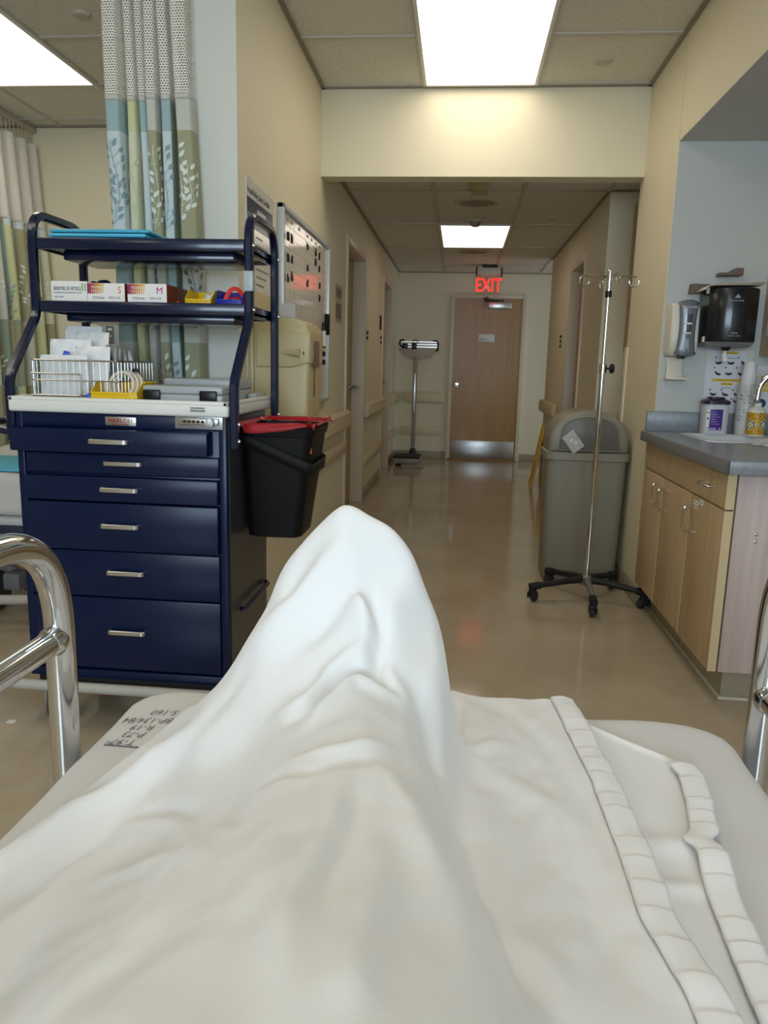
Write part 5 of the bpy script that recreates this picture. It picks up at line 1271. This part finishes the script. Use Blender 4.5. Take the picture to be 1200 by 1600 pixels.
# ------------------------------------------------------------------ patient bed
BX0, BX1, BF, BZ = -.462, .394, 1.045, .70
bed = thing('patient_bed', 'hospital stretcher with chrome side rails filling the foreground', 'bed', (-.035, .2, 0))
def bed_ring(z, g, r=.07, bulge=0.): return [(x, y, z) for x, y in rr((BX0 + BX1) / 2, (BF - 1.0) / 2, (BX1 - BX0) / 2 + g, (BF + 1.0) / 2 + g, r, 8)]
b = MB(); loft(b, [bed_ring(.585, -.02), bed_ring(.595, -.012), bed_ring(.665, -.012), bed_ring(.69, -.025)]); obj('mattress', b, mat('mattress_vinyl', '#5f6b78', .5), bed)
b = MB(); loft(b, [bed_ring(.53, -.05), bed_ring(.583, -.045)]); obj('deck', b, mat('deck_grey', '#c4c6c8', .4), bed)
b = MB(); b.box(BX0 + .12, BX1 - .12, -.9, .9, .36, .53, .02); b.box(BX0 + .08, BX1 - .08, -.85, -.6, .16, .36, .02); b.box(BX0 + .08, BX1 - .08, .6, .85, .16, .36, .02); obj('undercarriage', b, mat('grey_casting', '#6a6c70', .45), bed)
for x in (BX0 + .12, BX1 - .12):
    for y in (-.75, .75): obj('wheel', MB().lathe([(0, -.02), (.06, -.02), (.09, -.015), (.1, 0), (.09, .015), (.06, .02), (0, .02)], (x, y, .1), 28, 0), mat('bed_tyre', '#3c3e42', .5), bed)
RCH = mat('rail_chrome', '#d4d6d8', .1, 1.)
def rail(x, yp, zt, zb, zlow, y_near, rad, tr):
    p = arc_path([(x, yp, zb), (x, yp, zt), (x, y_near, zt), (x, y_near, zb)], rad, 12)
    r_ = obj('side_rail', MB().tube(p, tr, 20), RCH, bed)
    obj('lower_bar', MB().tube([(x, y_near, zlow), (x, yp, zlow)], tr * .86, 18), RCH, r_)
    for y in (yp, y_near): obj('weld_collar', MB().lathe([(tr * .9, -.012), (tr * 1.08, 0), (tr * .9, .012)], (x, y + (-.018 if y == yp else .018), zlow), 18, 1), RCH, r_)
    for y in (yp, y_near): obj('rail_bracket', MB().box(x - .012, x + .012, y - .02, y + .02, .55, zb + .02, .004), mat('grey_casting', '#6a6c70', .45), r_)
rail(-.484, .862, .976, .58, .838, -.35, .13, .018)
rail(.417, .99, .975, .56, .765, -.35, .12, .018)

# ---- white under sheet with handwriting
def SH(x, y):
    n = .0035 * noise.noise(Vector((x * 9, y * 6, 2))) + .0025 * noise.noise(Vector((x * 4 + y * 14, y * 3, 5)))
    return n
sheet = thing('bed_sheet', 'white fitted sheet covering the stretcher mattress under the blanket', 'sheet', (-.035, .2, BZ))
b = MB()
def sheet_pt(u, v):
    # v 0..1 goes from the centre outwards, over the rounded rim and down the side
    a = u; N = 4
    if v < .72: g = -(.36) * (1 - v / .72); z = BZ
    else:
        w = (v - .72) / .28; ang = w * PI / 2
        g = .025 * math.sin(min(1, w * 2.2) * PI / 2); z = BZ - .025 * (1 - math.cos(min(1, w * 2.2) * PI / 2)) - max(0, w - .45) * .2
    return g, z
prof = [sheet_pt(0, v) for v in [k / 40 for k in range(41)]]
rings = []
for g, z in prof:
    k = max(.02, .05 + g * .2)
    ring = []
    hx, hy = (BX1 - BX0) / 2 - .03 + g, (BF + 1.0) / 2 - .03 + g
    base = rr((BX0 + BX1) / 2, (BF - 1.0) / 2, hx, hy, min(k, hx * .9), 8)
    # resample the straight sides
    out = []
    for i in range(len(base)):
        p, q = Vector((*base[i], 0)), Vector((*base[(i + 1) % len(base)], 0)); m_ = 40 if (q - p).length > 1. else (18 if (q - p).length > .25 else 1)
        for t_ in range(m_): out.append(p.lerp(q, t_ / m_))
    rings.append((out, z))
nmin = min(len(r_[0]) for r_ in rings)
def resample(P, n):
    L = [0]
    for i in range(len(P)): L.append(L[-1] + (P[(i + 1) % len(P)] - P[i]).length)
    o = []; i = 0
    for k in range(n):
        s = L[-1] * k / n
        while L[i + 1] < s: i += 1
        o.append(P[i].lerp(P[(i + 1) % len(P)], (s - L[i]) / max(1e-9, L[i + 1] - L[i])))
    return o
RN = 260
rows = []
for P, z in rings:
    Q = resample(P, RN)
    rows.append([(p.x, p.y, z + (SH(p.x, p.y) if z > BZ - .02 else .003 * noise.noise(p * 12))) for p in Q])
loft(b, rows, True, False)
obj('cloth', b, SHEET, sheet, angle=80)
INK = mat('pen_ink', '#5a5a60', .6)
def F_sheet(x, y, ang=0): return Matrix.Translation((x, y, BZ + .0055)) @ Matrix.Rotation(PI + ang, 4, 'Z')
for s, x, y in (('T-97²', -.392, .872), ('P-73', -.388, .893), ('R-19', -.384, .913), ('BP-134/84', -.366, .934), ('S-160', -.368, .957)):
    o = text(s, .021, INK, sheet, F_sheet(x, y, .04), name='handwriting', shear=.25, ext=.0003, off=-.0004, sx=.78)
    for v in o.data.vertices: v.co.z = SH(v.co.x - .035, v.co.y + .2) + .0013 + (.0004 if v.co.z > .0055 else 0)
b = MB().tube([(x, .855, BZ + SH(x, .855) + .0008) for x in (-.385, -.40, -.415, -.43)], .0009, 5); obj('pen_line', b, INK, sheet)
b = MB().tube([(x, x + 1.268, BZ + SH(x, x + 1.268) + .0008) for x in (-.330, -.326, -.322)], .0009, 5); obj('pen_line', b, INK, sheet)
for o in bpy.data.objects:
    if not o.parent and o.name.split('.')[0] in ('sink_counter', 'sink', 'faucet', 'wipes_tub', 'cup_sleeve', 'soap_bottle', 'plastic_bag'): o.location.z += .013
cb.scale.z = 1.015

# ------------------------------------------------------------------ blanket over the patient's legs and feet
def pchip(X, Y, q):
    X = np.asarray(X, float); Y = np.asarray(Y, float); h = np.diff(X); d = np.diff(Y) / h
    m = np.zeros(len(X)); m[0] = d[0]; m[-1] = d[-1]
    for i in range(1, len(X) - 1):
        if d[i - 1] * d[i] > 0:
            w1, w2 = 2 * h[i] + h[i - 1], h[i] + 2 * h[i - 1]; m[i] = (w1 + w2) / (w1 / d[i - 1] + w2 / d[i])
    q = np.clip(q, X[0], X[-1]); i = np.clip(np.searchsorted(X, q, side='right') - 1, 0, len(X) - 2)
    t = (q - X[i]) / h[i]
    return (1 + 2 * t) * (1 - t) ** 2 * Y[i] + t * (1 - t) ** 2 * h[i] * m[i] + t * t * (3 - 2 * t) * Y[i + 1] + t * t * (t - 1) * h[i] * m[i + 1]
FOOT = [(-.47, .012), (-.36, .03), (-.31, .055), (-.291, .067), (-.258, .115), (-.233, .15), (-.217, .19), (-.202, .232), (-.163, .284), (-.126, .313), (-.081, .292), (-.05, .263), (-.03, .217), (-.011, .17), (.0, .12), (.012, .05), (.03, .025), (.10, .02), (.36, .015)]
def back(f, lift): return [(x, max(.014, .48 - (.48 - h) * lift - .004 if h > .03 else h) * f if h > .03 else h) for x, h in FOOT]
ST = [
 (.15, [(-.5, .03), (-.42, .06), (-.3, .11), (-.15, .2), (-.06, .23), (.06, .18), (.13, .10), (.19, .055), (.36, .02)]),
 (.28, [(-.5, .02), (-.42, .04), (-.3, .085), (-.15, .18), (-.06, .21), (.05, .16), (.10, .09), (.17, .045), (.36, .02)]),
 (.40, [(-.5, .01), (-.38, .03), (-.3, .06), (-.24, .09), (-.16, .16), (-.08, .185), (.01, .16), (.06, .09), (.095, .045), (.2, .03), (.36, .02)]),
 (.50, [(-.5, .01), (-.36, .022), (-.3, .048), (-.225, .08), (-.15, .148), (-.08, .17), (-.005, .148), (.033, .085), (.06, .042), (.19, .026), (.36, .02)]),
 (.60, [(-.5, .01), (-.36, .02), (-.28, .043), (-.205, .075), (-.14, .142), (-.085, .16), (-.025, .14), (.01, .078), (.035, .036), (.19, .024), (.36, .018)]),
 (.69, [(-.5, .01), (-.36, .025), (-.28, .055), (-.205, .083), (-.15, .134), (-.09, .152), (-.04, .138), (-.008, .075), (.025, .03), (.1, .022), (.36, .016)]),
 (.735, [(-.5, .01), (-.36, .03), (-.29, .075), (-.22, .112), (-.15, .138), (-.10, .15), (-.06, .142), (-.03, .118), (-.004, .08), (.02, .03), (.1, .02), (.36, .016)]),
 (.78, [(-.5, .01), (-.36, .032), (-.30, .07), (-.24, .125), (-.2, .16), (-.14, .185), (-.10, .19), (-.06, .178), (-.03, .152), (-.004, .115), (.012, .04), (.03, .022), (.36, .016)]),
 (.83, [(-.47, .012), (-.36, .03), (-.31, .06), (-.27, .10), (-.23, .165), (-.19, .225), (-.15, .258), (-.12, .268), (-.08, .245), (-.05, .215), (-.02, .175), (.0, .13), (.012, .05), (.03, .025), (.10, .02), (.36, .015)]),
 (.86, FOOT), (.90, back(1, 1.05)), (.94, [(x, .014 + (h - .014) * .75) for x, h in back(1, 1.1)]),
 (.98, [(x, .014 + (h - .014) * .3) for x, h in back(1, 1.1)]), (1.01, [(x, .013 + (h - .013) * .05) for x, h in FOOT]), (1.06, [(-.5, .012), (0, .013), (.36, .012)])]
GX = np.linspace(-.50, .36, 345); GY = np.linspace(.15, 1.06, 365)
sec = np.array([pchip([p[0] for p in pr], [p[1] for p in pr], GX) for _, pr in ST])
SY = [s[0] for s in ST]
HG = np.array([pchip(SY, sec[:, i], GY) for i in range(len(GX))])           # [ix, iy]
CREASE = []
CREASE = [
 ([(-0.069, 0.846), (-0.101, 0.826), (-0.131, 0.819), (-0.153, 0.809), (-0.178, 0.799), (-0.206, 0.796), (-0.226, 0.796)], 0.012, 0.017),
 ([(-0.082, 0.832), (-0.108, 0.814), (-0.126, 0.806), (-0.144, 0.799), (-0.159, 0.792), (-0.171, 0.779)], -0.016, 0.016),
 ([(-0.116, 0.804), (-0.101, 0.796), (-0.09, 0.786), (-0.083, 0.774), (-0.09, 0.759)], 0.013, 0.014),
 ([(-0.09, 0.807), (-0.076, 0.789), (-0.077, 0.772), (-0.077, 0.757), (-0.069, 0.751)], -0.014, 0.01),
 ([(-0.036, 0.854), (-0.056, 0.824), (-0.073, 0.786)], 0.006, 0.01),
 ([(-0.166, 0.706), (-0.14, 0.709), (-0.124, 0.744), (-0.103, 0.754), (-0.08, 0.754), (-0.057, 0.749), (-0.041, 0.744)], 0.009, 0.01),
 ([(-0.145, 0.681), (-0.128, 0.701), (-0.115, 0.729), (-0.097, 0.745), (-0.075, 0.744), (-0.047, 0.736)], -0.013, 0.011),
 ([(-0.128, 0.647), (-0.115, 0.689), (-0.099, 0.725), (-0.073, 0.733), (-0.042, 0.735), (-0.032, 0.713)], 0.009, 0.012),
 ([(-0.016, 0.754), (-0.019, 0.727), (-0.015, 0.711)], -0.012, 0.014),
 ([(-0.017, 0.851), (-0.008, 0.804), (-0.017, 0.767), (-0.022, 0.736)], 0.006, 0.012),
 ([(-0.159, 0.839), (-0.179, 0.825), (-0.19, 0.812)], -0.007, 0.014),
 ([(-0.272, 0.741), (-0.321, 0.716), (-0.375, 0.668), (-0.405, 0.599)], 0.008, 0.016),
 ([(-0.292, 0.699), (-0.341, 0.615), (-0.367, 0.538)], -0.009, 0.02),
 ([(-0.225, 0.777), (-0.253, 0.749), (-0.272, 0.719)], -0.005, 0.012),
 ([(-0.299, 0.657), (-0.239, 0.629), (-0.155, 0.496)], -0.006, 0.008),
 ([(-0.29, 0.636), (-0.231, 0.605), (-0.147, 0.472)], 0.004, 0.008),
 ([(-0.161, 0.659), (-0.156, 0.469), (-0.153, 0.341), (-0.173, 0.298)], -0.006, 0.022),
 ([(-0.076, 0.542), (-0.072, 0.457), (-0.078, 0.345), (-0.071, 0.289)], 0.005, 0.01),
 ([(-0.035, 0.435), (-0.038, 0.322), (-0.036, 0.271)], 0.005, 0.012),
 ([(-0.064, 0.525), (-0.06, 0.446), (-0.068, 0.346)], -0.004, 0.008),
 ([(-0.015, 0.709), (0.012, 0.661), (0.043, 0.53), (0.077, 0.443)], -0.008, 0.018),
 ([(-0.147, 0.56), (-0.107, 0.545), (-0.078, 0.553), (-0.049, 0.573)], -0.006, 0.007),
 ([(-0.119, 0.578), (-0.082, 0.577), (-0.046, 0.606)], 0.004, 0.007),
 ([(-0.047, 0.559), (-0.018, 0.495), (-0.002, 0.428)], 0.005, 0.014),
 ([(0.059, 0.543), (0.08, 0.503), (0.096, 0.453)], 0.007, 0.02),
 ([(0.049, 0.816), (0.108, 0.749), (0.122, 0.619)], 0.004, 0.016),
 ([(0.005, 0.742), (0.027, 0.843), (0.075, 0.882)], 0.005, 0.012),
 ([(0.122, 0.704), (0.133, 0.586), (0.139, 0.49)], -0.004, 0.014),
 ([(0.074, 1.009), (0.123, 0.893), (0.14, 0.794)], -0.003, 0.012),
 ([(-0.28, 0.532), (-0.225, 0.545), (-0.145, 0.424)], 0.004, 0.014),
]

XX, YY = np.meshgrid(GX, GY, indexing='ij')
for ci, (pts, amp, w) in enumerate(CREASE):
    best = np.full(XX.shape, 9.); tt = np.zeros(XX.shape); L = len(pts) - 1
    for i in range(L):
        ax, ay = pts[i]; bx, by = pts[i + 1]; dx, dy = bx - ax, by - ay
        t = np.clip(((XX - ax) * dx + (YY - ay) * dy) / (dx * dx + dy * dy), 0, 1)
        d = np.hypot(XX - ax - t * dx, YY - ay - t * dy); m = d < best
        best = np.where(m, d, best); tt = np.where(m, (i + t) / L, tt)
    HG += (2.1 if ci < 9 else 1.5) * amp * np.exp(-(best / w) ** 2) * np.sin(np.pi * np.clip(tt * .9 + .05, 0, 1)) ** .6
# small soft wrinkles everywhere, running mostly along the legs
WR = np.zeros(HG.shape)
for ix in range(0, len(GX)):
    x = GX[ix]
    for iy in range(0, len(GY)):
        y = GY[iy]
        WR[ix, iy] = .0042 * noise.noise(Vector((x * 22 + y * 5, y * 7, 1))) + .0018 * noise.noise(Vector((x * 30 - y * 20, y * 16 + x * 20, 4))) + .0011 * noise.noise(Vector((x * 75, y * 38, 7)))
HG = np.maximum(HG + WR, .006)
k5 = np.array([1, 4, 6, 4, 1]) / 16.
for _ in range(2):
    P_ = np.pad(HG, 2, mode='edge'); HG = sum(k5[i] * P_[i:i + HG.shape[0], 2:-2] for i in range(5))
    P_ = np.pad(HG, 2, mode='edge'); HG = sum(k5[i] * P_[2:-2, i:i + HG.shape[1]] for i in range(5))
def HB(x, y):
    fx = min(max((x - GX[0]) / (GX[1] - GX[0]), 0), len(GX) - 1.001); fy = min(max((y - GY[0]) / (GY[1] - GY[0]), 0), len(GY) - 1.001)
    i, j = int(fx), int(fy); a, c = fx - i, fy - j
    return float(HG[i, j] * (1 - a) * (1 - c) + HG[i + 1, j] * a * (1 - c) + HG[i, j + 1] * (1 - a) * c + HG[i + 1, j + 1] * a * c)
def lerp_tab(tab, q):
    for (a, p), (c, r_) in zip(tab, tab[1:]):
        if q <= c: f = max(0, (q - a) / (c - a)); return p + (r_ - p) * f
    return tab[-1][1]
EL = [(.15, -.49), (.45, -.468), (.62, -.428), (.80, -.365), (.90, -.325), (1.0, -.305), (1.06, -.30)]
ER = [(.15, .215), (.49, .205), (.58, .190), (.68, .192), (.80, .189), (.90, .180), (1.0, .172), (1.06, .166)]
blanket = thing('blanket', 'white flannel blanket draped over the raised feet and legs on the stretcher', 'blanket', (-.1, .6, BZ))
def bl_pt(u, v):
    y = .15 + (1.035 - .15) * v
    if u > .999999: pass
    x = lerp_tab(EL, y); x = x + (lerp_tab(ER, y) - x) * u
    z = BZ + HB(x, y) + .006
    e = (1 - u)
    d = min(1, u * 30); z = BZ + .006 + (z - BZ - .006) * (d ** .6)
    return Vector((x, y, z))
b = MB().grid(bl_pt, 300, 380)
obj('top_layer', b, BLANK, blanket, angle=180, solid=.004)
LX = [(.15, .27), (.45, .258), (.58, .262), (.655, .266), (.73, .276), (.80, .290), (.86, .298), (.90, .288), (.945, .238), (.99, .19), (1.02, .17)]
def low_pt(u, v):
    y = .15 + (1.0 - .15) * v; x1 = lerp_tab(LX, y); x = .10 + (x1 - .10) * u
    fold = .006 * math.exp(-((y - .725) / .018) ** 2) * u + .004 * math.exp(-((y - .66) / .012) ** 2)
    return Vector((x, y, BZ + .006 + .004 * (1 - u) + .003 * noise.noise(Vector((x * 16, y * 10, 3))) + fold + .004 * math.exp(-((u - .97) / .04) ** 2)))
b = MB().grid(low_pt, 60, 240); obj('lower_layer', b, BLANK, blanket, angle=180, solid=.0035)
def hem(edge, y0, y1, w, zf, seed, name):
    L = y1 - y0
    def f(u, v):
        y = y0 + L * v; ph = y * 27 + .8 * noise.noise(Vector((y * 14, seed, 0)))
        st = (ph % 1.0); step = .0015 * st * (1 if st < .93 else (1 - st) / .07)
        x = lerp_tab(edge, y) + (u - .72) * w + .003 * noise.noise(Vector((y * 20, seed, 2))) * u
        return Vector((x, y, zf(x, y) + .0045 + step + .003 * math.sin(PI * u)))
    b = MB().grid(f, 8, 420); return obj(name, b, BLANK, blanket, angle=60, solid=.003)
hem(ER, .15, 1.03, .032, lambda x, y: BZ + .006 + HB(min(x, .19), y), 3, 'hem')
hem([(a, c - .010 * math.exp(-((a - .725) / .012) ** 2)) for a, c in [(q / 200, lerp_tab(LX, q / 200)) for q in range(30, 181)]], .15, .885, .030, lambda x, y: BZ + .010 + .006 * math.exp(-((y - .70) / .03) ** 2), 8, 'hem')

# ------------------------------------------------------------------ light: the ceiling panels above, daylight through the window behind
w = bpy.data.worlds.new('world'); scene.world = w; w.use_nodes = True
bg = w.node_tree.nodes['Background']; bg.inputs['Color'].default_value = (.75, .87, 1., 1); bg.inputs['Strength'].default_value = 1.0
ld_ = bpy.data.lights.new('window_daylight', 'AREA'); ld_.shape = 'RECTANGLE'; ld_.size = 2.7; ld_.size_y = 1.4; ld_.energy = 135; ld_.color = (.66, .83, 1.)
lo_ = bpy.data.objects.new('window_daylight', ld_); COL.objects.link(lo_); lo_.location = (-.1, -3.32, 1.62); lo_.rotation_euler = (R(90), 0, 0)
scene.view_settings.view_transform = 'Standard'; scene.view_settings.look = 'None'; scene.view_settings.gamma = 1; scene.view_settings.exposure = 0
